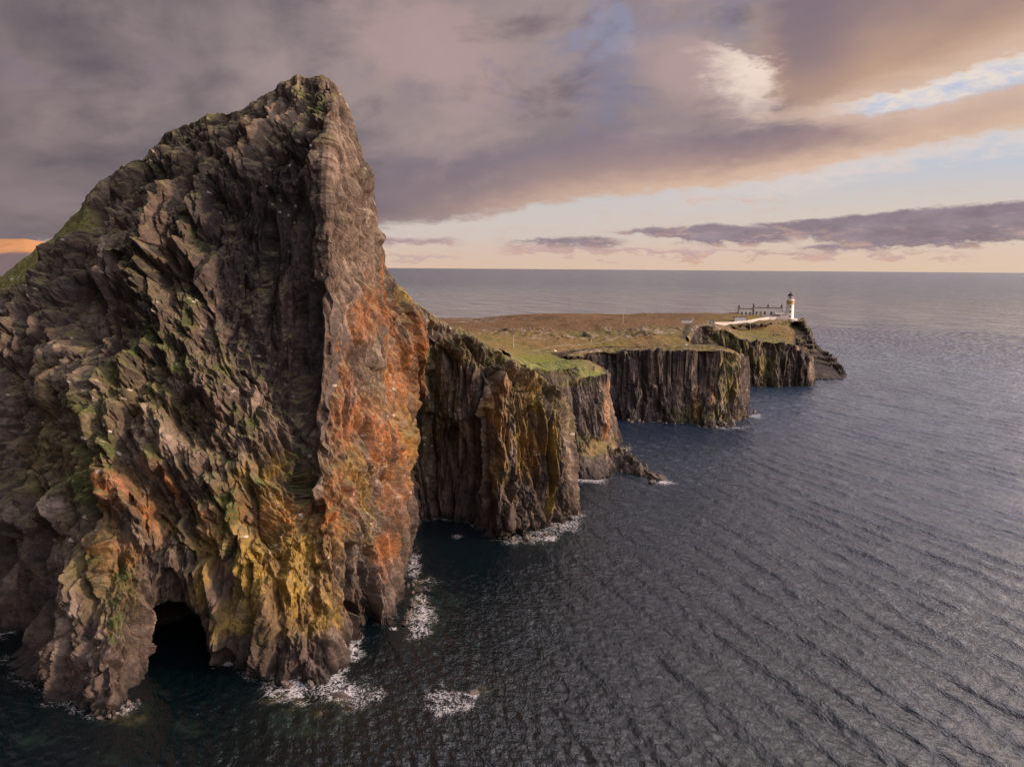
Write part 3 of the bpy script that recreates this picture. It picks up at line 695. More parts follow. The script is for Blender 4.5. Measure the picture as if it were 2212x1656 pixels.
H3Q = build_cliff('cliff', [
 [(1200,757,(27,)),(1203,768,(26,)),(1203,840,(12,)),(1203,902)],
 [(1226,757,(27.2,)),(1229,768,(26.3,)),(1226,830,(14,)),(1228,905)],
 [(1300,752,(27.6,)),(1302,759,(27.0,)),(1305,830,(13.5,)),(1330,906)],
 [(1360,752,(27.8,)),(1362,757,(27.3,)),(1362,830,(14,)),(1370,908)],
 [(1400,752,(28.0,)),(1402,757,(27.5,)),(1402,830,(14,)),(1412,910)],
 [(1470,752,(28.5,)),(1470,757,(28.1,)),(1467,830,(14.5,)),(1472,913)],
 [(1530,751,(28.9,)),(1530,756,(28.5,)),(1528,830,(15,)),(1532,920)],
 [(1556,751,(29.1,)),(1562,756,(28.6,)),(1565,850,(12,)),(1562,921)],
 [(1572,753,(28.9,)),(1582,762,(27.5,)),(1588,850,(12,)),(1590,914)],
 [(1582,757,285),(1600,773,279),(1603,870,277),(1606,903)],
 [(1582,757,296),(1606,778,288),(1608,860,286),(1612,896)],
 [(1572,754,310),(1602,770,305),(1606,850,304),(1606,886)],
 [(1550,748,330),(1575,757,334),(1590,850,334)]],
 620, 300, 22, [(-1,4,0.3),(-2,8,0.3),(0,8,-4),(0,8,-30)], 23,
 'long dark vertical cliff under the grazed plateau in the middle distance',
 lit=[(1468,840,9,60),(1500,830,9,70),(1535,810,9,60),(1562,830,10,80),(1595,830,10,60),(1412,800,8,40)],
 orange=[(1505,870,8,30),(1538,850,6,30)], yellow=[(1580,840,14,50),(1510,880,10,20)], green=[(1570,830,28,70),(1500,900,60,20)],
 darkp=[(1340,840,120,90),(1240,800,60,60),(1430,850,70,90),(1500,880,60,60)], sc=1.3, ampf=0.62)
H4Q = build_cliff('cliff', [
 [(1486,728,330),(1490,742,322),(1494,800,320),(1494,880)],
 [(1496,704,356),(1503,712,347),(1508,760,345),(1508,860)],
 [(1514,700,368),(1518,705,364),(1520,760,360),(1522,846)],
 [(1564,704,378),(1568,711,369),(1568,760,366),(1568,840)],
 [(1600,724,376),(1604,735,368),(1606,780,365),(1606,838)],
 [(1630,728,380),(1632,737,369),(1632,780,366),(1632,837)],
 [(1656,730,380),(1658,738,369),(1658,780,366),(1658,836)],
 [(1682,734,378),(1684,742,369),(1684,790,366),(1684,836)],
 [(1704,738,378),(1706,747,369),(1706,790,366),(1706,835)],
 [(1726,748,376),(1728,760,369),(1728,800,366),(1728,834)],
 [(1736,756,378),(1743,772,370),(1746,800,367),(1746,832)],
 [(1736,756,390),(1746,776,384),(1748,800,383),(1749,826)],
 [(1730,750,410),(1742,768,406),(1744,800,406),(1745,818)]],
 440, 260, 20, [(0,6,0.2),(0,10,0.0),(0,8,-4),(0,8,-30)], 25,
 'dark columnar cliff below the lighthouse ground, streaked white with droppings',
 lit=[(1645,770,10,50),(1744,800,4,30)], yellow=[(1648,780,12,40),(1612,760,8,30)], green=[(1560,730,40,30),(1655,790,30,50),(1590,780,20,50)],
 darkp=[(1700,790,40,40)], sc=1.5, ampf=0.7)
H5Q = build_cliff('cliff', [
 [(1560,700,(26.8,)),(1580,712,(24,)),(1600,722,(21,)),(1615,736,(18,)),(1640,760,(5,)),(1640,812)],
 [(1630,700,(26.8,)),(1640,707,(23.5,)),(1640,719,(20.5,)),(1652,736,(17.5,)),(1690,760,(5,)),(1690,814)],
 [(1690,692,(26.8,)),(1692,700,(24.5,)),(1688,712,(21,)),(1690,724,(19.2,)),(1706,738,(16.5,)),(1722,762,(9,)),(1724,816)],
 [(1716,689,(26.6,)),(1718,700,(23,)),(1714,714,(19.8,)),(1718,728,(17.0,)),(1732,740,(14.5,)),(1745,752,(11.0,)),(1754,782,(5,)),(1760,820)],
 [(1728,691,(26.4,)),(1736,708,(21.5,)),(1738,724,(17.5,)),(1744,742,(13.0,)),(1756,745,(12.0,)),(1772,764,(9,)),(1780,790,(4,)),(1788,821)],
 [(1733,694,(26,)),(1745,714,(20.5,)),(1752,737,(14,)),(1751,742,(12.8,)),(1770,757,(10.2,)),(1790,778,(6.6,)),(1806,800,(2.5,)),(1822,820)],
 [(1732,693,486),(1746,714,482),(1755,737,478),(1756,743,474),(1774,758,455),(1795,777,430),(1812,796,410),(1827,812)],
 [(1731,692,500),(1746,714,498),(1754,737,496),(1756,743,494),(1774,758,475),(1794,777,452),(1811,796,430),(1823,806)],
 [(1728,690,520),(1740,710,520),(1748,737,520),(1752,743,518),(1768,758,502),(1785,777,482),(1800,790)]],
 420, 300, 16, [(-2,6,0.0),(-3,10,-0.5),(-3,10,-6),(0,10,-30)], 27,
 'layered rocky point under the lighthouse stepping down to the sea',
 green=[(1640,726,60,14),(1690,704,50,8),(1720,735,20,8)], rocky=[(1735,705,22,30),(1712,709,36,6),(1700,733,60,5),(1770,770,50,40),(1745,735,22,20)],
 sc=1.5, ampf=0.7, strata=1.0, colfac=0.0, flo=(0.86, 0.97))
print('cliffs', round(time.time()-T0, 1))

def build_reef():
    L = [PZ(1228, 1008), PZ(1262, 996), PZ(1300, 1002), PZ(1340, 1008), PZ(1384, 1020), PZ(1432, 1036)]; L = np.array(L); hgt = [7.5, 8.5, 6.5, 4.6, 2.6, 1.2]; wd = [9, 9, 7.5, 6, 4.5, 3.0]
    d = np.concatenate([[0], np.cumsum(np.linalg.norm(np.diff(L, axis=0), axis=1))]); u = np.linspace(0, d[-1]+2.0, 420); v = np.linspace(-1, 1, 150)
    cxy = np.stack([np.interp(u, d, L[:, k]) + (np.maximum(u-d[-1], 0)*(L[-1]-L[-2])[k]/np.linalg.norm(L[-1]-L[-2])) for k in (0, 1)], -1); H = np.interp(u, d, hgt)*sst(d[-1]+2, d[-1]-1, u); Wd = np.interp(u, d, wd)
    t = np.gradient(cxy, axis=0); t /= np.linalg.norm(t, axis=1, keepdims=True); nn = np.stack([-t[:, 1], t[:, 0]], -1)
    X = cxy[None, :, 0] + nn[None, :, 0]*v[:, None]*Wd[None]; Y = cxy[None, :, 1] + nn[None, :, 1]*v[:, None]*Wd[None]
    Z = H[None]*(1-np.abs(v[:, None])**1.7) - 2.2*np.abs(v[:, None])**3 - 0.3
    P = np.stack([X, Y, Z], -1); f, r, c = facets(P, 2.4, 2.6, 1.5, 0.35, 2.0, 71); f2, r2, c2 = facets(P, 1.1, 1.2, 0.5, 0.5, 2.0, 72)
    P[..., 2] += (f+f2)*(1-np.abs(v[:, None])**4)*np.clip(H[None]/3, 0.25, 1)
    C = np.ones(P.shape, np.float32)*np.array([0.075, 0.062, 0.056], np.float32)*(0.6+0.8*(r*0.5+r2*0.5))[..., None]
    C = lerp(C, (0.02, 0.017, 0.016), np.clip(c+0.6*c2, 0, 1)*0.6); C = lerp(C, (0.13, 0.115, 0.045), sst(3.0, 6.0, P[..., 2])*r*0.7)
    tag(mesh_grid('rock_shelf', P, C, mat=M_rockfar), 'dark blocky rock ledge running out to sea below the turf-capped headland', 'rock ledge', 'structure'); return P
REEFQ = build_reef()

# ------------------------------------------------------------------ the ground behind the cliff edges
LANDPX = [(1080,762,38),(1110,782,36.2),(1150,806,35),(1185,822,32),(1222,815,28.6),(1262,806,27.2),(1292,797,27.0),(1285,791,27.2),(1255,782,28.0),(1215,764,28.0),
          (1240,763,27.2),(1300,756,27.2),(1400,754,27.8),(1500,754,28.4),(1560,753.5,28.8),(1575,756,28.6),(1560,748,28.8),(1520,744,28.8),(1500,738,29.0),
          (1499,712,30.4),(1516,703,30.8),(1564,706.5,29.6),(1602,729,23.0),(1656,734,22.2),(1704,744,20.0),(1730,754,16.6),(1732,740,14.5),(1720,722,17.8),(1722,708,21),(1728,694,26)]
land = [PZ(*p)[:2] for p in LANDPX] + [np.array(p) for p in ((206,540),(150,600),(110,650),(40,720),(0,800),(-70,820),(-130,700),(-120,300),(-60,196),(-14,180))]
HP = [(1060,742,38),(1100,768,35),(1150,772,33.4),(1200,780,31.0),(1250,792,28.8),(1290,800,26.9),(1225,806,28.0),(1185,815,30.3),(1225,764,27.3),(1180,757,28.4),(1120,752,29.5),(1300,756,27.1),(1400,755,27.7),(1500,754.5,28.3),(1565,754,28.7),
      (1400,745,28.6),(1250,745,28.4),(1150,745,29.4),(1500,744,28.8),(1400,733,30.5),(1250,732,30.8),(1150,733,31),(1500,735,29.8),
      (1150,715,32.5),(1250,712,33),(1350,709,33.6),(1440,705,33.8),(1500,706,32.6),(1100,700,31),(1200,697,32.6),(1300,694,33.2),(1400,692,33),(1480,697,31.5),(1530,700,29.5),
      (1060,693,27),(1100,685,28),(1150,681,29.5),(1200,681.5,30),(1300,684.5,29.6),(1400,688,29),(1480,692,28.5),(1550,696,27.5),(1600,692,27.4),(1650,690,27.2),(1715,688,27),
      (1584,711,23.6),(1570,709.5,24.3),(1605,708,24.1),(1592,716,23.2),(1632,701,25.1),(1600,697,27.2),(1570,701,27.4),(1640,703,24.9),(1690,698,26.2),(1570,708,28.5),(1603,731,22.9),(1656,735,22.2),(1704,744,19.9),(1640,719,20.6),(1690,724,19.4),(1715,716,19.5)]
hx = np.array([PZ(*p) for p in HP] + [(206,530,20),(150,590,14),(100,640,8),(40,700,7),(0,780,4),(-60,800,4),(-120,690,10),(-120,400,30),(-90,250,40),(-30,190,40),(-60,600,14),(-20,640,10),(60,600,18),(0,560,20)])
def tps_fit(C, lam=0.02):
    n = len(C); X = C[:, :2]/100; r2 = ((X[:, None]-X[None])**2).sum(-1); K = 0.5*r2*np.log(r2+1e-12); K += lam*np.eye(n)
    Pm = np.c_[np.ones(n), X]; A = np.block([[K, Pm], [Pm.T, np.zeros((3, 3))]]); w = np.linalg.solve(A, np.r_[C[:, 2], 0, 0, 0]); return X, w
def tps_eval(F, x, y):
    X, w = F; n = len(X); z = np.zeros_like(x) + w[n] + w[n+1]*x/100 + w[n+2]*y/100
    for i in range(n):
        r2 = (x/100-X[i, 0])**2 + (y/100-X[i, 1])**2; z = z + w[i]*0.5*r2*np.log(r2+1e-12)
    return z
TF = tps_fit(hx)
def ground_z(x, y): return float(tps_eval(TF, np.array([x], float), np.array([y], float))[0])
def build_ground():
    ys = np.concatenate([np.arange(165, 330, 0.75), np.arange(330, 560, 1.1), np.arange(560, 830, 2.5)]); xs = np.arange(-135, 225, 0.85)
    X, Y = np.meshgrid(xs, ys); Z = tps_eval(TF, X, Y)
    px, py = proj(np.stack([X, Y, Z], -1))
    d = np.full(X.shape, 1e9); n = len(land)
    for i in range(n):
        x1, y1 = land[i]; x2, y2 = land[(i+1) % n]; ex, ey = x2-x1, y2-y1
        t = np.clip(((X-x1)*ex+(Y-y1)*ey)/(ex*ex+ey*ey), 0, 1); d = np.minimum(d, np.hypot(X-x1-t*ex, Y-y1-t*ey))
    ins = inpoly(X, Y, [tuple(p) for p in land]); sd = np.where(ins, d, -d) + 0.4*fbm(X/4, Y/4, 910, 3)
    shore = sst(560, 640, Y)
    rk = fbm(X/2.2, Y/2.6, 805, 3, 0.6)
    gx = ground_colour(px, py, X, Y)
    hum = 0.5*fbm(X/7, Y/7, 901, 3) + 0.22*fbm(X/1.3, Y/1.3, 902, 3) + 1.6*fbm(X/35, Y/30, 903, 3)*sst(0, 25, sd)*sst(300, 350, Y)*sst(1480, 1400, px)
    out = spots(px, py, [(1130,716,90,8), (1250,727,140,8), (1370,722,90,8), (1400,716,100,8), (1470,714,50,8), (1540,712,40,9)], fbm(X/10, Y/12, 911, 3)*0.8)
    hum += out*(0.8*np.maximum(0, blocks(X, Y, 4.5, 3.0, 1.4, 0.4, 915, 0.2)[0]))
    Z = Z + hum
    drop = sst(2.0 - 16*shore, 4.2 + 10*shore, sd)
    Zs = -5 + (Z+5)*drop
    rc = np.array([0.06, 0.05, 0.044], np.float32)
    m = 1-sst(0.93, 0.999, drop)
    C = gx*(1-m[..., None]) + rc*m[..., None]*(1+0.5*rk[..., None])
    gy_, gx_ = np.gradient(Zs); slp = np.hypot(gx_/0.85, gy_/np.gradient(ys)[:, None]); sm_ = sst(0.55, 1.0, slp)
    C = C*(1-sm_[..., None]) + rc*sm_[..., None]*(0.8+0.5*rk[..., None])
    C = lerp(C, (0.13, 0.11, 0.10), shore*sst(8, 4, Zs + 3*rk)*0.9)
    o = mesh_grid('ground', np.stack([X, Y, Zs], -1), C, mat=M_turf)
    tag(o, 'grassy headland top with brown moor, pale outcrops and a grazed green field', 'ground', 'structure')
mt, gm_, bm_ = new_mat('turf')
_at = gm_.new('ShaderNodeAttribute', attribute_name='Col'); _tc = gm_.new('ShaderNodeTexCoord'); _ob = E(gm_, _tc.outputs['Object'])
_n = gm_.noise(_ob, 0.8, 6, 0.7); _n2 = gm_.noise(_ob, 4.0, 4, 0.7)
gm_.put(bm_.inputs['Base Color'], gm_.mix(gm_.ss(0.3, 0.7, _n*0.6+_n2*0.4), gm_.mix(1.0, E(gm_, _at.outputs['Color']), (0.6, 0.62, 0.6), 'MULTIPLY'), gm_.mix(1.0, E(gm_, _at.outputs['Color']), (1.35, 1.3, 1.25), 'MULTIPLY')))
bm_.inputs['Roughness'].default_value = 0.95; bm_.inputs['Specular IOR Level'].default_value = 0.1
bump(gm_, bm_, _n*0.5+_n2*0.5, 0.8, 0.8); M_turf = mt
build_ground()
print('ground', round(time.time()-T0, 1))

# ------------------------------------------------------------------ the sea
def shore_raster():
    x0, y0, res = -160.0, 40.0, 0.5; nx, ny = 840, 960
    R = np.zeros((ny, nx), np.float32)
    for Q in (MQ, H2Q, H3Q, H4Q, H5Q, REEFQ):
        m = np.abs(Q[..., 2]) < 0.6; p = Q[m]
        ix = ((p[:, 0]-x0)/res).astype(int); iy = ((p[:, 1]-y0)/res).astype(int)
        ok = (ix >= 0) & (ix < nx) & (iy >= 0) & (iy < ny); R[iy[ok], ix[ok]] = 1
    def blur(A, n):
        for ax in (0, 1): A = smooth1(A, n, ax, 2)
        return A
    a = np.clip(blur(R, 3)*2.2, 0, 1); b = np.clip(blur(R, 9)*3.0, 0, 1); c = np.clip(blur(R, 25)*5, 0, 1)
    def samp(A, X, Y):
        fx = np.clip((X-x0)/res, 0, nx-1.01); fy = np.clip((Y-y0)/res, 0, ny-1.01); ix = fx.astype(int); iy = fy.astype(int); u = fx-ix; v = fy-iy
        r = (A[iy, ix]*(1-u)+A[iy, ix+1]*u)*(1-v) + (A[iy+1, ix]*(1-u)+A[iy+1, ix+1]*u)*v
        return r*((X > x0) & (X < x0+nx*res) & (Y > y0) & (Y < y0+ny*res))
    return a, b, c, samp
def sea_height(X, Y, R):
    rng = np.random.RandomState(4); H = np.zeros(X.shape, np.float32)
    shel = sst(-20, 75, X - (Y-120)*0.05) * 0.85 + 0.15
    def comp(n, lmin, lmax, dc, spread, rms, mask, saw=0.0):
        s = np.zeros(X.shape, np.float32); c = s.copy()
        for i in range(n):
            L = lmin*(lmax/lmin)**rng.rand(); th = rad(dc + spread*rng.randn()); k = 2*math.pi/L
            fade = sst(0.40, 0.12, (R*0.0034)/L)
            bend = 0.9*vn(X/120 + i*3.1, Y/120, 60+i)
            ph = k*(X*math.cos(th)+Y*math.sin(th)) + bend + rng.rand()*6.28; w_ = fade*L**0.8
            s += np.sin(ph)*w_
            if saw: c += np.cos(ph)*w_
        sd_ = s.std()+1e-6
        if saw:                                  # even out the groups and lean the crests
            en = np.sqrt(s*s+c*c)+1e-6; A = 0.35+1.1*np.tanh(0.75*en/(sd_*1.41)); s = sd_*1.2*A*(s/en + saw*s*c/(en*en))
        return s*(rms/sd_)*mask
    gust = 0.75 + 0.5*fbm(X/60, Y/60, 91, 3)
    pk = lambda q, k: (lambda n_: (np.exp(k*1.7*np.tanh(n_/1.7)) - 1)/k*0.9)(q/(q.std()+1e-6))*q.std()
    H += comp(16, 3.8, 7.2, 24, 5.5, 0.165, shel, 0.45)
    H += comp(10, 8.0, 15.0, 27, 9, 0.06, shel)
    H += comp(26, 1.2, 2.8, 27, 18, 0.040, gust*(0.45+0.55*shel), 0.4)
    H += comp(24, 0.9, 2.4, 50, 60, 0.030, gust)
    crest = H.copy()
    return H, crest
def build_sea():
    a1 = np.arange(-0.69, 0.69, 0.0017); side = np.linspace(0.72, math.pi, 60)
    ang = np.concatenate([-side[::-1][1:], a1, side[:-1], [math.pi]])[:-1] if False else np.concatenate([-side[::-1], a1, side[:-1]])
    r = [6.0]
    while r[-1] < 45000:
        q = r[-1]; r.append(q*(1 + (0.02 if q < 55 else 0.0031 if q < 500 else 0.006 if q < 1500 else 0.03)))
    r = np.array(r); A, Rr = np.meshgrid(ang, r)
    X = (Rr*np.sin(A)).astype(np.float32); Y = (Rr*np.cos(A)).astype(np.float32)
    H, crest = sea_height(X, Y, Rr)
    a, b, c, samp = shore_raster(); fa = samp(a, X, Y); fb = samp(b, X, Y); fc = samp(c, X, Y)
    H *= (1-0.75*fb)
    px, py = proj(np.stack([X, Y, 0*X], -1))
    n = fbm(X/5, Y/5, 700, 4, 0.6); n2 = fbm(X/1.6, Y/1.6, 710, 3, 0.6)
    surf = spots(px, py, [(632,1487,66,28), (745,1503,76,38), (620,1500,90,34), (968,1512,52,44), (1010,1500,38,10,0.1), (905,1320,34,70,0.15), (895,1215,20,50), (1185,1158,75,20,-0.12), (1225,1132,46,18,-0.4), (1130,1165,50,12), (760,1400,26,34), (725,1440,30,22), (272,1528,40,16,-0.3), (850,1358,14,7), (1636,896,18,7), (1580,925,40,6), (1352,968,18,9), (1435,1042,24,6), (0,1350,34,30), (990,1158,20,8), (500,1430,26,10), (1270,1040,60,8)], 0.9*n+0.35*n2)
    solid = spots(px, py, [(632,1484,26,18,0.3), (1015,1500,26,7,0.1), (742,1496,26,12), (849,1357,9,5), (1187,1163,16,8), (912,1330,10,30), (268,1532,24,6,-0.3), (1632,897,8,4), (1228,1120,24,7,-0.4), (762,1402,8,14)], 0.45*n2)
    foam = np.clip(fa*0.42*sst(-0.4, 0.4, n) + surf*0.56 + surf*fb*0.14 + solid*0.26, 0, 0.98)
    foam = foam * np.where(px < 700, 0.9, 1)
    shal = np.clip(fb*0.55*sst(-0.3, 0.5, n) + spots(px, py, [(620,1510,80,50), (750,1515,70,46), (1030,1495,44,18,-0.3), (920,1330,50,90), (280,1545,80,30), (985,1300,30,16,-0.2), (400,1570,30,20), (100,1590,40,24), (1170,1170,90,20), (640,1560,90,40), (240,1640,50,20), (60,1600,30,26)], 0.5*n), 0, 1)
    reef = spots(px, py, [(745,1512,40,24), (1035,1492,30,10,-0.35), (700,1535,44,18), (610,1510,60,26), (905,1300,20,60), (265,1550,60,16)], 0.7*n+0.3*n2)
    O = np.stack([X, Y, H], -1)
    o = mesh_grid('water', O, None, {'foam': foam, 'shallow': shal, 'reef': reef}, smooth=True, wrap=True, mat=sea_mat())
    me = o.data; tag(o, 'dark teal sea with long wind swell rolling in from the right and surf at the rocks', 'sea', 'structure')
def sea_mat():
    m, g, b = new_mat('sea_water')
    tcn = g.new('ShaderNodeTexCoord'); ob = E(g, tcn.outputs['Object'])
    x, y, z = g.sep(ob)
    foam = E(g, g.new('ShaderNodeAttribute', attribute_name='foam').outputs['Fac'])
    sh = E(g, g.new('ShaderNodeAttribute', attribute_name='shallow').outputs['Fac'])
    rf = E(g, g.new('ShaderNodeAttribute', attribute_name='reef').outputs['Fac'])
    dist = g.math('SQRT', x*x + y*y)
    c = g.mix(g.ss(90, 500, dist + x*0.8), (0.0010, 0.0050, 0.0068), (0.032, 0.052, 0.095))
    pn = g.noise(ob, 0.35, 5, 0.65)
    c = g.mix(sh*g.ss(0.35, 0.65, pn)*0.8, c, (0.010, 0.024, 0.019))
    c = g.mix(rf*g.ss(0.4, 0.6, pn)*0.8, c, (0.060, 0.050, 0.020))
    # foam: torn threads
    f1 = g.noise(ob, 0.34, 6, 0.64, 2.2); f2 = g.noise(ob, 1.0, 5, 0.62, 1.8)
    rdg = 1.0 - g.math('ABSOLUTE', f1-0.5)*7.0; rdg2 = 1.0 - g.math('ABSOLUTE', f2-0.5)*8.0
    net = (rdg.max(0.0)*0.6 + rdg2.max(0.0)*0.55)
    thr = 1.08 - foam*0.85
    fm = g.ss(-0.02, 0.50, net - thr)*0.74 * g.ss(0.03, 0.18, foam)
    specks = g.ss(0.74, 0.80, g.noise(g.xyz(x*0.8, y*0.5, 3.0), 2.1, 3, 0.6)) * g.ss(130, 60, dist) * g.ss(0.52, 0.66, g.noise(ob, 0.05, 3, 0.5)) * 0.25
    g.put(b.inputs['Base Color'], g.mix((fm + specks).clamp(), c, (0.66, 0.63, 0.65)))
    g.put(b.inputs['Roughness'], (fm*0.6 + g.ss(300, 3000, dist)*0.12 + 0.06))
    b.inputs['IOR'].default_value = 1.72
    b.inputs['Specular IOR Level'].default_value = 0.5
    # ripples, stretched along the crests
    ca, sa = math.cos(rad(25)), math.sin(rad(25))
    u = x*ca + y*sa; v = y*ca - x*sa
    uv = g.xyz(u, v*0.45, 0.0)
    r1 = g.noise(uv, 0.55, 4, 0.6, 0.3); r2 = g.noise(g.xyz(u, v*0.6, 5.0), 1.9, 4, 0.62, 0.2)
    gust = g.ss(0.3, 0.7, g.noise(ob, 0.02, 3, 0.5))*0.6 + 0.7
    far = g.ss(150, 700, dist)
    r3 = g.noise(g.xyz(u*0.16, v*0.07, 8.0), 1.0, 5, 0.65, 0.3)
    hgt = (r1*1.0 + r2*0.42)*gust + r3*far*8.0 + g.noise(g.xyz(u*0.02, v*0.010, 2.0), 1.0, 6, 0.7, 0.2)*g.ss(400, 1500, dist)*70.0
    n1 = bump(g, b, hgt, 0.52, 1.0)
    return m
build_sea()
print('sea', round(time.time()-T0, 1))

# ------------------------------------------------------------------ small builders
import bmesh
def hit(px, py, extra=0.0):
    """where the pixel's ray meets the ground"""
    r = ray(px, py); r = r/np.linalg.norm(r); t = 150.0
    for _ in range(2600):
        p = CAM + r*t
        if p[2] <= ground_z(p[0], p[1]): break
        t += 0.25
    return p
def ob(name, bm, mat, parent=None, smooth=False):
    me = bpy.data.meshes.new(name); bmesh.ops.recalc_face_normals(bm, faces=bm.faces); bm.to_mesh(me); bm.free()
    for p in me.polygons: p.use_smooth = smooth
    o = bpy.data.objects.new(name, me); COL.objects.link(o)
    if mat: me.materials.append(mat)
    if parent: o.parent = parent
    return o
def empty(name, loc, rz=0.0):
    o = bpy.data.objects.new(name, None); COL.objects.link(o); o.location = loc; o.rotation_euler = (0, 0, rz); return o
def box(bm, x0, x1, y0, y1, z0, z1, bev=0.0):
    v = [bm.verts.new((x, y, z)) for z in (z0, z1) for x, y in ((x0, y0), (x1, y0), (x1, y1), (x0, y1))]
    for f in ((0,1,2,3), (4,5,6,7), (0,1,5,4), (1,2,6,5), (2,3,7,6), (3,0,4,7)): bm.faces.new([v[i] for i in f])
def lathe(bm, prof, n=32, cx_=0, cy_=0, cap=True):
    rings = [[bm.verts.new((cx_+r*math.cos(2*math.pi*i/n), cy_+r*math.sin(2*math.pi*i/n), z)) for i in range(n)] for r, z in prof]
    for a, b in zip(rings[:-1], rings[1:]):
        for i in range(n): bm.faces.new((a[i], a[(i+1) % n], b[(i+1) % n], b[i]))
    if cap: bm.faces.new(rings[0][::-1]); bm.faces.new(rings[-1])
def tube(bm, p, q, r0, r1=None, n=8):
    r1 = r0 if r1 is None else r1; p = Vector(p); q = Vector(q); d = (q-p).normalized()
    u = d.orthogonal().normalized(); w = d.cross(u)
    A_ = [[bm.verts.new(c + (u*math.cos(2*math.pi*i/n)+w*math.sin(2*math.pi*i/n))*r) for i in range(n)] for c, r in ((p, r0), (q, r1))]
    for i in range(n): bm.faces.new((A_[0][i], A_[0][(i+1) % n], A_[1][(i+1) % n], A_[1][i]))
    bm.faces.new(A_[0][::-1]); bm.faces.new(A_[1])
W_ = flat_mat('white_render', (0.86, 0.84, 0.82), 0.8, var=0.05, sc=0.8); OC = flat_mat('ochre_paint', (0.50, 0.35, 0.18), 0.7, var=0.08)
BR = flat_mat('brown_coping', (0.10, 0.065, 0.050), 0.7); BLK = flat_mat('black_paint', (0.022, 0.024, 0.026), 0.45); GLS = flat_mat('dark_pane', (0.03, 0.032, 0.04), 0.12)
PNK = flat_mat('pale_slate', (0.52, 0.42, 0.38), 0.7); STN = flat_mat('margin_stone', (0.36, 0.24, 0.17), 0.8); WALLM = flat_mat('weathered_harling', (0.46, 0.42, 0.41), 0.9, var=0.18, sc=0.7)
WOOD = flat_mat('grey_timber', (0.40, 0.35, 0.30), 0.9); TANM = flat_mat('sandstone', (0.55, 0.40, 0.27), 0.8)

def window(par, x, z, w, h, y, name='window', frame=STN, pane=GLS, face=-1):
    bm = bmesh.new(); t = 0.16
    for a in ((x-w/2-t, x+w/2+t, z+h/2, z+h/2+t), (x-w/2-t, x+w/2+t, z-h/2-t, z-h/2), (x-w/2-t, x-w/2, z-h/2, z+h/2), (x+w/2, x+w/2+t, z-h/2, z+h/2)):
        box(bm, a[0], a[1], y-0.07, y+0.03, a[2], a[3])
    f = ob(name, bm, frame, par)
    bm = bmesh.new(); box(bm, x-w/2, x+w/2, y-0.02, y+0.02, z-h/2, z+h/2); ob('pane', bm, pane, f)
    bm = bmesh.new(); box(bm, x-0.035, x+0.035, y-0.05, y-0.022, z-h/2, z+h/2); box(bm, x-w/2, x-0.037, y-0.05, y-0.022, z-0.03, z+0.03); box(bm, x+0.037, x+w/2, y-0.05, y-0.022, z-0.03, z+0.03); ob('glazing_bar', bm, W_, f)
    return f

# ------------------------------------------------------------------ lighthouse
LB = PZ(1705, 688, 26.9); TH = rad(-11); YB = LB + 0
def lf(x, y, z=0.0):                    # lighthouse yard frame -> world
    return np.array([LB[0] + x*math.cos(TH) - y*math.sin(TH), LB[1] + x*math.sin(TH) + y*math.cos(TH), LB[2]+z])
lh = empty('lighthouse', LB, TH); tag(lh, 'white lighthouse tower with ochre band and black dome at the headland\'s end', 'lighthouse')
bm = bmesh.new(); lathe(bm, [(3.1, -2.0), (3.1, 0.25), (2.78, 0.3), (2.66, 3), (2.5, 7), (2.40, 9.6)], 40); ob('tower', bm, W_, lh, True).data.polygons.foreach_set('use_smooth', [False]*len(lh.children[0].data.polygons))
bm = bmesh.new(); lathe(bm, [(2.46, 9.61), (2.44, 11.6), (2.75, 11.85), (2.85, 12.2), (2.85, 12.35)], 40); ob('gallery_band', bm, OC, lh)
bm = bmesh.new()
for k in range(20):
    a = 2*math.pi*k/20; tube(bm, (2.72*math.cos(a), 2.72*math.sin(a), 12.36), (2.72*math.cos(a), 2.72*math.sin(a), 13.3), 0.035, n=5)
for z in (12.75, 13.3):
    for k in range(20):
        a = 2*math.pi*k/20; b = 2*math.pi*(k+1)/20; tube(bm, (2.72*math.cos(a), 2.72*math.sin(a), z), (2.72*math.cos(b), 2.72*math.sin(b), z), 0.03, n=5)
ob('railing', bm, W_, lh)
bm = bmesh.new(); lathe(bm, [(1.95, 12.36), (1.95, 13.2)], 24); ob('lantern_base', bm, W_, lh)
glass, gg_, bg_ = new_mat('lantern_glass'); bg_.inputs['Base Color'].default_value = (0.75, 0.72, 0.68, 1); bg_.inputs['Roughness'].default_value = 0.06; bg_.inputs['Transmission Weight'].default_value = 0.75; bg_.inputs['IOR'].default_value = 1.2
bm = bmesh.new(); lathe(bm, [(1.80, 13.21), (1.80, 15.5)], 16); ob('lantern_glazing', bm, glass, lh)
bm = bmesh.new(); lathe(bm, [(0.5, 12.5), (0.75, 13.6), (0.8, 14.3), (0.6, 15.1)], 16); ob('lens', bm, flat_mat('lens_glass', (0.6, 0.58, 0.5), 0.1), lh)
bm = bmesh.new()
for k in range(16):
    a = 2*math.pi*k/16; b = a + 2*math.pi/16
    for z0, z1, a1, b1 in ((13.2, 14.35, a, b), (14.35, 15.5, b, a), (13.2, 14.35, b, a), (14.35, 15.5, a, b)):
        tube(bm, (1.86*math.cos(a1), 1.86*math.sin(a1), z0), (1.86*math.cos(b1), 1.86*math.sin(b1), z1), 0.035, n=4)
ob('astragal', bm, W_, lh)
bm = bmesh.new(); lathe(bm, [(2.1, 15.5), (2.12, 15.75), (1.95, 16.1), (1.6, 16.75), (1.05, 17.2), (0.35, 17.45), (0.3, 17.5)], 24); dm = ob('dome', bm, BLK, lh)
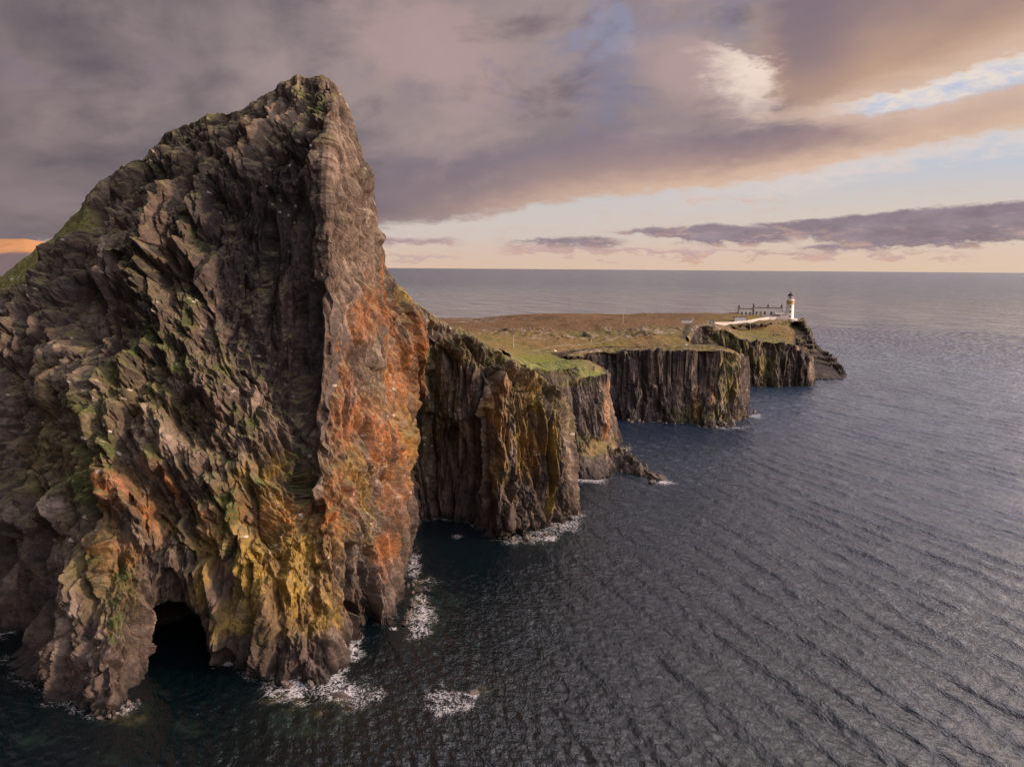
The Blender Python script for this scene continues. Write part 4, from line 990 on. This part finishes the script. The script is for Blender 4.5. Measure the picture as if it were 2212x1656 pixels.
bm = bmesh.new(); lathe(bm, [(0.15, 17.5), (0.33, 17.62), (0.42, 17.9), (0.33, 18.15), (0.10, 18.3), (0.05, 18.9)], 12); ob('ventilator_ball', bm, BLK, dm)
bm = bmesh.new(); tube(bm, (-0.5, 0, 18.6), (0.5, 0, 18.6), 0.06, n=5); ob('weather_vane', bm, BLK, dm)
for z, r in ((1.5, 2.74), (4.9, 2.62), (8.3, 2.48)): window(lh, -0.1, z, 0.8, 1.25, -r-0.03)
bm = bmesh.new(); lathe(bm, [(5.2, -2.2), (5.2, 0.1), (5.0, 0.12)], 40); ob('paved_base', bm, PNK, lh)

def chimney(par, x, y, z, mat=BR, w=0.9, h=1.5):
    bm = bmesh.new(); box(bm, x-w/2, x+w/2, y-0.4, y+0.4, z, z+h); box(bm, x-w/2-0.08, x+w/2+0.08, y-0.48, y+0.48, z+h+0.002, z+h+0.16); c = ob('chimney', bm, mat, par)
    bm = bmesh.new(); lathe(bm, [(0.14, z+h+0.16), (0.11, z+h+0.6)], 8, x-0.2, y); lathe(bm, [(0.14, z+h+0.16), (0.11, z+h+0.6)], 8, x+0.2, y); ob('chimney_pot', bm, STN, c)
def block(par, x0, x1, y0, y1, z0, z1, cop=0.35, wallmat=W_, name='wall'):
    bm = bmesh.new(); box(bm, x0, x1, y0, y1, z0, z1); w = ob(name, bm, wallmat, par)
    bm = bmesh.new(); box(bm, x0-0.14, x1+0.14, y0-0.14, y1+0.14, z1+0.003, z1+cop); ob('roof', bm, BR, par); return w
def quoins(par, x0, x1, y0, z0, z1):
    for x in (x0, x1):
        bm = bmesh.new(); box(bm, x-0.22, x+0.22, y0-0.06, y0+0.3, z0, z1); ob('corner_stone', bm, STN, par)
hs = empty('keepers_cottage', lf(-13.8, 3, 0.4), TH); tag(hs, 'long flat-roofed white keepers\' cottage with tall chimneys joined to the tower side', 'house')
block(hs, -9.6, 9.6, 0, 7.5, -2.5, 5.2, 0.28)
for x in (-9.4, 0.2, 9.2): chimney(hs, x, 3.0, 5.48)
quoins(hs, -9.42, 9.42, 0, -0.5, 4.8)
for x, w in ((-7.6, 1.0), (-2.1, 1.1), (2.2, 1.2)): window(hs, x, 2.4, w, 1.5, -0.03)
window(hs, 6.9, 2.2, 0.9, 1.5, -0.03)
bm = bmesh.new(); box(bm, -5.4, -4.3, -0.08, 0.02, 0.2, 3.1); dr = ob('door', bm, OC, hs)
bm = bmesh.new(); box(bm, -5.6, -5.42, -0.11, 0.02, 0.2, 3.25); box(bm, -4.28, -4.1, -0.11, 0.02, 0.2, 3.25); box(bm, -5.6, -4.1, -0.11, 0.02, 3.252, 3.45); ob('door_frame', bm, STN, dr)
h2 = empty('cottage_wing', lf(-28.6, 3.5, -0.1), TH); tag(h2, 'lower white cottage wing left of the long keepers\' cottage, with one end chimney', 'house')
block(h2, -4.9, 4.9, 0, 7, -2.5, 4.9, 0.28); chimney(h2, -4.4, 3.2, 5.18); quoins(h2, -4.7, 4.7, 0, -0.5, 4.5)
for x, w in ((-2.6, 1.0), (0.2, 0.9), (2.9, 1.0)): window(h2, x, 2.3, w, 1.5, -0.03)
hs.scale = (1, 1, 1.22); h2.scale = (1, 1, 1.2)
# back store, seen over the outbuilding
bk = empty('store_house', lf(-36.2, 4, -0.4), TH); tag(bk, 'small store with pale roof edge tucked behind the white outbuilding', 'shed')
bm = bmesh.new(); box(bm, -3.2, 2.2, 0, 5, -2.5, 3.4); ob('wall', bm, TANM, bk)
bm = bmesh.new(); box(bm, -3.35, 2.35, -0.15, 5.15, 3.403, 3.8); ob('roof', bm, PNK, bk)
bm = bmesh.new(); box(bm, -1.8, -1.0, -0.06, 0.02, 0.4, 2.4); ob('door', bm, BR, bk)
# white outbuilding on the yard wall
P0 = PZ(1599, 698, 26.3); sh = empty('outbuilding', P0, TH+rad(1)); tag(sh, 'windowless white outbuilding with dark coping standing on the yard wall', 'shed')
block(sh, -3.9, 3.9, 0, 5, -2.2, 3.8, 0.35)
bm = bmesh.new(); box(bm, -3.97, -3.9, 0.5, 1.3, 0.2, 3.2); ob('door', bm, OC, sh)
quoins(sh, -3.85, 3.85, 0, -0.5, 3.7)
# porch store beside the tower
ps = empty('porch_store', lf(-4.9, -3.0), TH); tag(ps, 'white lean-to store with pale pink roof between cottage and tower', 'shed')
bm = bmesh.new(); box(bm, -2.0, 2.3, 0, 4.5, -1.5, 2.9); ob('wall', bm, W_, ps)
bm = bmesh.new(); box(bm, -4.6, -2.003, 0.8, 4.5, -1.5, 2.9); ob('side_wall', bm, W_, ps)
bm = bmesh.new()
v = [bm.verts.new(p) for p in ((-4.8, -0.2, 2.92), (2.5, -0.2, 2.92), (2.5, 4.7, 4.3), (-4.8, 4.7, 4.3), (-4.8, -0.2, 3.1), (2.5, -0.2, 3.1), (2.5, 4.7, 4.48), (-4.8, 4.7, 4.48))]
for f in ((0,1,2,3), (4,5,6,7), (0,1,5,4), (1,2,6,5), (2,3,7,6), (3,0,4,7)): bm.faces.new([v[i] for i in f])
ob('roof', bm, PNK, ps)
for x in (-1.9, 2.1):
    bm = bmesh.new(); box(bm, x-0.2, x+0.2, -0.07, 0.2, -0.6, 2.9); ob('corner_stone', bm, OC, ps)
bm = bmesh.new(); box(bm, -3.8, -3.0, 0.72, 0.79, 0.1, 2.3); ob('door', bm, BR, ps)
# the hut and the low byre along the track
q_ = hit(1536, 702); q_[2] += 0.5; ht = empty('hut', (q_[0], q_[1], q_[2]), rad(-14)); tag(ht, 'tiny white hut with two dark windows left of the yard wall', 'hut')
bm = bmesh.new(); box(bm, -2.1, 2.1, 0, 3, -1.0, 2.05); ob('wall', bm, W_, ht)
bm = bmesh.new(); box(bm, -2.25, 2.25, -0.15, 3.15, 2.053, 2.25); ob('roof', bm, BR, ht)
window(ht, -0.5, 1.1, 0.6, 0.8, -0.03); window(ht, 1.2, 1.1, 0.5, 0.8, -0.03)
q_ = hit(1485, 699); q_[2] += 0.5; by = empty('byre', (q_[0], q_[1], q_[2]), rad(-10)); tag(by, 'low long white byre with dark roof on the brown moor skyline', 'byre')
bm = bmesh.new(); box(bm, -3.2, 2.2, 0, 3.4, -1.0, 1.3); ob('wall', bm, W_, by)
bm = bmesh.new(); box(bm, 2.203, 3.1, 0.2, 3.2, -1.0, 1.7); ob('gable_end', bm, TANM, by)
bm = bmesh.new()
v = [bm.verts.new(p) for p in ((-3.3, -0.15, 1.3), (2.2, -0.15, 1.3), (2.2, 3.55, 1.3), (-3.3, 3.55, 1.3), (-3.3, 1.7, 2.1), (2.2, 1.7, 2.1))]
for f in ((0,1,5,4), (2,3,4,5), (1,2,5), (0,4,3), (0,3,2,1)): bm.faces.new([v[i] for i in f])
ob('roof', bm, BR, by)

# yard wall, following the track
def wall_strip(pts, thick, mat, name):
    """pts: (world base, height)"""
    bm = bmesh.new(); rings = []
    for i, (p, h) in enumerate(pts):
        a = pts[max(0, i-1)][0]; b = pts[min(len(pts)-1, i+1)][0]; d = np.array([b[0]-a[0], b[1]-a[1]]); d /= np.linalg.norm(d)+1e-9; n = np.array([-d[1], d[0]])*thick/2
        rings.append([bm.verts.new((p[0]+s_*n[0], p[1]+s_*n[1], z)) for s_, z in ((-1, p[2]-1.2), (1, p[2]-1.2), (1, p[2]+h), (-1, p[2]+h))])
    for a, b in zip(rings[:-1], rings[1:]):
        for i in range(4): bm.faces.new((a[i], a[(i+1) % 4], b[(i+1) % 4], b[i]))
    bm.faces.new(rings[0]); bm.faces.new(rings[-1][::-1]); return bm
WP = [(1528, 702.5, 26.6, 0.8), (1543, 704, 26.3, 1.0), (1556, 706, 25.4, 1.6), (1570, 708.5, 24.4, 2.4), (1584, 710, 23.6, 3.0), (1594, 708.5, 23.7, 3.1), (1605, 706, 24.2, 2.6), (1618, 703, 24.7, 2.2), (1632, 699, 25.2, 1.8), (1646, 695.5, 25.6, 1.6), (1660, 692, 26.1, 1.1), (1676, 691, 26.3, 0.9), (1692, 690.8, 26.4, 0.9), (1700, 690.5, 26.5, 0.8)]
DWL = np.interp([w[0] for w in WP], [1528, 1584, 1640, 1700], [1, 1, 1, 1])
wp = [(PZ(x, y, z), h) for x, y, z, h in WP]
yw = empty('yard_wall', wp[0][0]); tag(yw, 'long curving pale rendered wall below the keepers\' cottages', 'wall')
o = ob('wall', wall_strip(wp, 0.5, WALLM, 'w'), WALLM, yw); o.location = -Vector(wp[0][0])
o2 = ob('coping', wall_strip([(p + np.array([0, 0, h+1.2+0.003]), 0.12) for p, h in wp], 0.62, WALLM, 'c'), WALLM, yw); o2.location = -Vector(wp[0][0])
# grass bank held up by the wall: a strip of turf from wall head to the cottages
def bank_strip():
    a = np.array([p + np.array([0, 0, h-0.15]) for p, h in wp]); b = np.array([lf(x, 3.2, z) for x, z in zip(np.linspace(-44, -1, len(wp)), np.linspace(-2.6, -1.3, len(wp)))])
    t = np.linspace(0, 1, 30)[:, None, None]; u = np.linspace(0, len(wp)-1, 120)
    I = lambda A_: np.stack([np.interp(u, np.arange(len(wp)), A_[:, k]) for k in range(3)], -1)
    A1, B1 = I(a), I(b); Pb = A1[None]*(1-t) + B1[None]*t; px, py = proj(Pb)
    Pb[..., 2] += 0.15*fbm(Pb[..., 0]/2, Pb[..., 1]/2, 931, 3)*(t[..., 0] > 0.05)
    C = ground_colour(px, py, Pb[..., 0], Pb[..., 1]); C = lerp(C, (0.13, 0.125, 0.05), 0.6*np.ones(C.shape[:2], np.float32))
    tag(mesh_grid('ground', Pb, C, mat=M_turf), 'grass bank between the yard wall and the keepers\' cottages', 'ground', 'structure')
bank_strip()

# poles, post, path steps
def pole(px, py, top, mat, label, r=0.16, arm=False):
    q_ = hit(px, py); D = q_[1]; h = (py-top)/F0*D*1.0
    e = empty('utility_pole', q_); tag(e, label, 'pole')
    bm = bmesh.new(); tube(bm, (0, 0, -1), (0, 0, h), r, r*0.7, 8); ob('shaft', bm, mat, e)
    bm = bmesh.new(); box(bm, -0.5 if arm else -r, 0.5 if arm else r, -0.08, 0.08, h+0.002, h+0.14); ob('crossarm' if arm else 'cap', bm, mat, e)
pole(1109, 754, 723.5, WOOD, 'pale bare pole on the grazed field beside the great cliff', 0.14)
pole(1345.5, 699.6, 677, TANM, 'slim pale pole standing on the brown moor above the steps', 0.13)
pole(1620.5, 716, 690.5, WOOD, 'wooden pole with crossarm in front of the yard wall', 0.15, True)
def crest_post():
    k = np.argmin(np.abs(mx[MNB+4] - 55)); p = MQ[MNB-2, k]
    e = empty('marker_post', p); tag(e, 'short pale post on the grassy shoulder at the far left', 'post')
    bm = bmesh.new(); tube(bm, (0, 0, -0.8), (0, 0, 1.1), 0.09, 0.08, 8); ob('shaft', bm, W_, e)
    bm = bmesh.new(); box(bm, -0.12, 0.12, -0.12, 0.12, 1.102, 1.2); ob('cap', bm, W_, e)
crest_post()
def steps():
    a = hit(1313, 707.5); b = hit(1317.5, 721); n = 22; e = empty('path_steps', b); tag(e, 'straight concrete stepped path climbing the rocky bank', 'steps')
    for s_, nm in ((-1, 'kerb'), (1, 'kerb')):
        bm = bmesh.new()
        for i in range(n):
            p = b + (a-b)*(i/n) - b; q2 = b + (a-b)*((i+1)/n) - b; z = ground_z(*(b+(a-b)*((i+.5)/n))[:2]) - b[2]
            box(bm, p[0]+s_*0.75-0.12, p[0]+s_*0.75+0.12, p[1], q2[1]-0.02, z-0.6, z+0.30)
        ob(nm, bm, WALLM, e)
    bm = bmesh.new()
    for i in range(n):
        p = (a-b)*(i/n); q2 = (a-b)*((i+1)/n); z = ground_z(*(b+(a-b)*((i+.5)/n))[:2]) - b[2]
        box(bm, p[0]-0.6, p[0]+0.6, p[1], q2[1]-0.02, z-0.6, z+0.15)
    ob('tread', bm, WALLM, e)
steps()

# ------------------------------------------------------------------ walkers (each a single skinned figure)
def person(px, py, coat, legs, label, rz=0.0, stride=0.18):
    q_ = hit(px, py); J = {}
    V = [(0, 0, .95), (0, 0, 1.15), (0, .01, 1.38), (0, .01, 1.50), (0, .0, 1.60), (0, .01, 1.72),
         (-.09, 0, .90), (-.10, stride, .50), (-.10, stride*.7, .08), (-.10, stride*.7-.16, .04),
         (.09, 0, .90), (.10, -stride*.6, .50), (.10, -stride*1.2, .10), (.10, -stride*1.2-.16, .05),
         (-.19, .01, 1.40), (-.24, .06, 1.12), (-.22, -.06, .88), (.19, .01, 1.40), (.24, -.05, 1.12), (.22, -.18, .90)]
    Ed = [(0,1),(1,2),(2,3),(3,4),(4,5),(0,6),(6,7),(7,8),(8,9),(0,10),(10,11),(11,12),(12,13),(2,14),(14,15),(15,16),(2,17),(17,18),(18,19)]
    Rr = [.15,.15,.17,.06,.09,.08,.09,.065,.05,.045,.09,.065,.05,.045,.075,.05,.04,.075,.05,.04]
    me = bpy.data.meshes.new('person'); me.from_pydata(V, Ed, []); o = bpy.data.objects.new('person', me); COL.objects.link(o)
    sk_ = o.modifiers.new('skin', 'SKIN'); 
    for i, r_ in enumerate(Rr): me.skin_vertices[0].data[i].radius = (r_, r_*0.85)
    me.skin_vertices[0].data[0].use_root = True
    ss2 = o.modifiers.new('sub', 'SUBSURF'); ss2.levels = ss2.render_levels = 1
    dg = bpy.context.evaluated_depsgraph_get(); m2 = bpy.data.meshes.new_from_object(o.evaluated_get(dg)); o.modifiers.clear(); o.data = m2
    m2.materials.clear(); skin = flat_mat('skin', (0.5, 0.32, 0.24)); 
    for m_ in (coat, legs, skin): m2.materials.append(m_)
    for p in m2.polygons:
        z = p.center.z; p.material_index = 1 if z < 0.92 and abs(p.center.x) < 0.19 else (2 if z > 1.52 else 0); p.use_smooth = True
    o.location = (q_[0], q_[1], q_[2]-0.02+0.35); o.rotation_euler = (0, 0, rz); tag(o, label, 'person')
    bm = bmesh.new(); lathe(bm, [(0.095, 1.66), (0.10, 1.72), (0.07, 1.79), (0.02, 1.81)], 10); ob('hair', bm, BLK, o)
    return o
DK = flat_mat('dark_jacket', (0.03, 0.03, 0.035)); RD = flat_mat('pink_jacket', (0.45, 0.22, 0.20)); LG = flat_mat('pale_trousers', (0.55, 0.50, 0.45)); BLU = flat_mat('navy_jacket', (0.04, 0.05, 0.09))
person(1274, 741, DK, DK, 'walker all in black, left one of the pair on the grass path', 0.4)
person(1276.6, 741.6, RD, LG, 'walker in pinkish jacket and pale trousers beside the one in black', 0.9)
person(1314, 725.0, DK, BLU, 'walker in dark clothes at the left foot of the stepped path', 0.2)
person(1317, 726.5, BLU, DK, 'walker in navy at the right foot of the stepped path', -0.3)

# ------------------------------------------------------------------ loose rocks
def rock_mesh(seed):
    rng = np.random.RandomState(seed); bm = bmesh.new(); bmesh.ops.create_icosphere(bm, subdivisions=4, radius=1.0)
    for _ in range(14):
        n = rng.randn(3); n /= np.linalg.norm(n); d = 0.42+0.26*rng.rand()
        for v in bm.verts:
            k = v.co.x*n[0]+v.co.y*n[1]+v.co.z*n[2]
            if k > d: v.co -= Vector(n*(k-d))
    me = bpy.data.meshes.new('boulder'); 
    co = np.array([v.co for v in bm.verts]); f = 0.07*fbm(co[:, 0]*2.2+seed, co[:, 1]*2.2+co[:, 2]*1.7, 50+seed, 3)
    for v, k in zip(bm.verts, f): v.co *= 1+float(k)
    bm.to_mesh(me); bm.free(); return me
BM_, bgr, bbr = new_mat('wet_boulder'); _t = bgr.new('ShaderNodeTexCoord'); _n1 = bgr.noise(E(bgr, _t.outputs['Object']), 2.2, 6, 0.65)
bgr.put(bbr.inputs['Base Color'], bgr.mix(bgr.ss(0.3, 0.72, _n1), (0.045, 0.036, 0.032), (0.15, 0.115, 0.095))); bbr.inputs['Roughness'].default_value = 0.6; bump(bgr, bbr, _n1, 0.25, 0.8)
PB_ = flat_mat('pale_boulder', (0.62, 0.58, 0.52), 0.9)
ROCKS = [rock_mesh(k) for k in range(5)]
for m_ in ROCKS: m_.materials.append(BM_)
PALE = rock_mesh(9); PALE.materials.append(PB_)
rng = np.random.RandomState(12)
def boulder(p, s3, label, group=None, me=None, name='boulder'):
    o = bpy.data.objects.new(name, me or ROCKS[rng.randint(5)]); COL.objects.link(o); o.location = p; o.scale = s3; o.rotation_euler = (rng.rand()*0.5, rng.rand()*0.5, rng.rand()*6.28)
    tag(o, label, 'boulder', group=group); return o
def scatter(n, line, wid, smin, smax, zf, what, where, group):
    L = []
    for i in range(n):
        t = rng.rand(); k = t*(len(line)-1); j = min(int(k), len(line)-2); f = k-j
        px = line[j][0]*(1-f)+line[j+1][0]*f; py = line[j][1]*(1-f)+line[j+1][1]*f
        p = PZ(px + wid*rng.randn()*0.5, py + wid*rng.randn()*0.25, 0.0); s_ = 0.72*(smin + (smax-smin)*rng.rand()**1.9)
        p[2] = zf(t)*rng.rand() - 0.15*s_
        L.append((p, s_, boulder(p, (s_*(0.9+0.5*rng.rand()), s_*(0.8+0.4*rng.rand()), s_*(0.7+0.5*rng.rand())), what+' boulder '+where, group)))
    big = max(L, key=lambda q: q[1])[2]; rest = [q for q in L if q[2] is not big]
    left = min(rest, key=lambda q: q[0][0]/q[0][1])[2]; right = max(rest, key=lambda q: q[0][0]/q[0][1])[2]
    near = min((q for q in rest if q[2] is not left and q[2] is not right), key=lambda q: q[0][1])[2]
    big['label'] = 'largest '+what+' boulder '+where; left['label'] = 'leftmost '+what+' boulder '+where
    right['label'] = 'rightmost '+what+' boulder '+where; near['label'] = 'nearest '+what+' boulder '+where
scatter(22, [(1250, 1024), (1300, 1010), (1345, 1012), (1385, 1024), (1428, 1038)], 14, 1.0, 3.0, lambda t: 5.0*(1-t)**1.2+0.6, 'dark wet', 'on the ledge under the turf-capped headland', 'reef boulders')
scatter(8, [(1335, 985), (1352, 972), (1366, 966)], 8, 0.8, 2.0, lambda t: 1.5, 'dark', 'in the small heap right of the orange lit edge', 'boulders by the lit edge')
scatter(26, [(1330, 908), (1420, 913), (1500, 920), (1560, 921), (1600, 912), (1632, 898)], 9, 0.8, 2.6, lambda t: 0.8+1.6*t, 'dark', 'at the foot of the long middle cliff', 'boulders under the middle cliff')
scatter(24, [(1078, 1160), (1110, 1166), (1150, 1166), (1180, 1152), (1210, 1136), (1255, 1108)], 10, 0.5, 1.6, lambda t: 1.0, 'brown', 'awash at the foot of the columned buttress', 'boulders under the columned buttress')
scatter(16, [(888, 1190), (888, 1260), (885, 1320), (866, 1352)], 10, 0.4, 1.1, lambda t: 0.8, 'brown', 'along the right foot of the great headland', 'boulders at the right foot')
scatter(18, [(500, 1445), (560, 1460), (620, 1478), (690, 1480), (735, 1430), (765, 1390)], 14, 0.5, 1.3, lambda t: 0.9, 'dark', 'at the foot of the lichen-covered ribs', 'boulders below the ribs')
scatter(9, [(190, 1540), (240, 1552), (290, 1515)], 12, 0.5, 1.1, lambda t: 0.6, 'dark', 'under the nose left of the sea cave', 'boulders below the cave nose')
boulder(PZ(1018, 1499, -0.35), (2.0, 1.3, 0.9), 'lone reef rock awash in open water right of the headland', name='reef_rock')
boulder(PZ(750, 1508, -0.45), (2.6, 1.8, 1.0), 'brown reef rock ringed by surf just off the headland foot', name='reef_rock')
boulder(PZ(1604.6, 726, 20.9), (0.9, 0.8, 0.7), 'small white boulder at the edge of the far columnar cliff', me=PALE)
q_ = hit(1200, 758); boulder(q_, (0.8, 0.6, 0.45), 'pale boulder lying among dark rocks behind the green turf', me=PALE)
q_ = hit(1482, 746); boulder(q_, (1.0, 0.7, 0.5), 'pale slab on the grazed field near the plateau edge', me=PALE)

# ------------------------------------------------------------------ the hills across the bay
def far_hill():
    az_ = np.radians(np.linspace(-52, -30, 260)); d_ = np.linspace(4200, 9000, 120); A_, D_ = np.meshgrid(az_, d_)
    X = D_*np.sin(A_); Y = D_*np.cos(A_)
    ridge = np.interp(np.degrees(A_), [-52, -40, -36.5, -34, -31.5, -30], [150, 175, 196, 214, 190, 120])
    prof = sst(4300, 6500, D_)**1.2
    Z = -10 + (ridge+40)*prof + 22*fbm(X/500, Y/500, 990, 4, 0.55)*prof
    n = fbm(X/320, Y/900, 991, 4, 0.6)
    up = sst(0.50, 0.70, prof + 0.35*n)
    C = lerp(np.ones(X.shape+(3,), np.float32)*np.array([0.13, 0.11, 0.13], np.float32), (0.44, 0.235, 0.11), up)  # autumn grass, with sunlit top and cloud-shadowed foot put into the colour
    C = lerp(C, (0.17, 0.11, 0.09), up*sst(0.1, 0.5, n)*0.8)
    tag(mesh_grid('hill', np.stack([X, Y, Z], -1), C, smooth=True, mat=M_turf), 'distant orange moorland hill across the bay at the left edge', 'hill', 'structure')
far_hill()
print('all', round(time.time()-T0, 1))
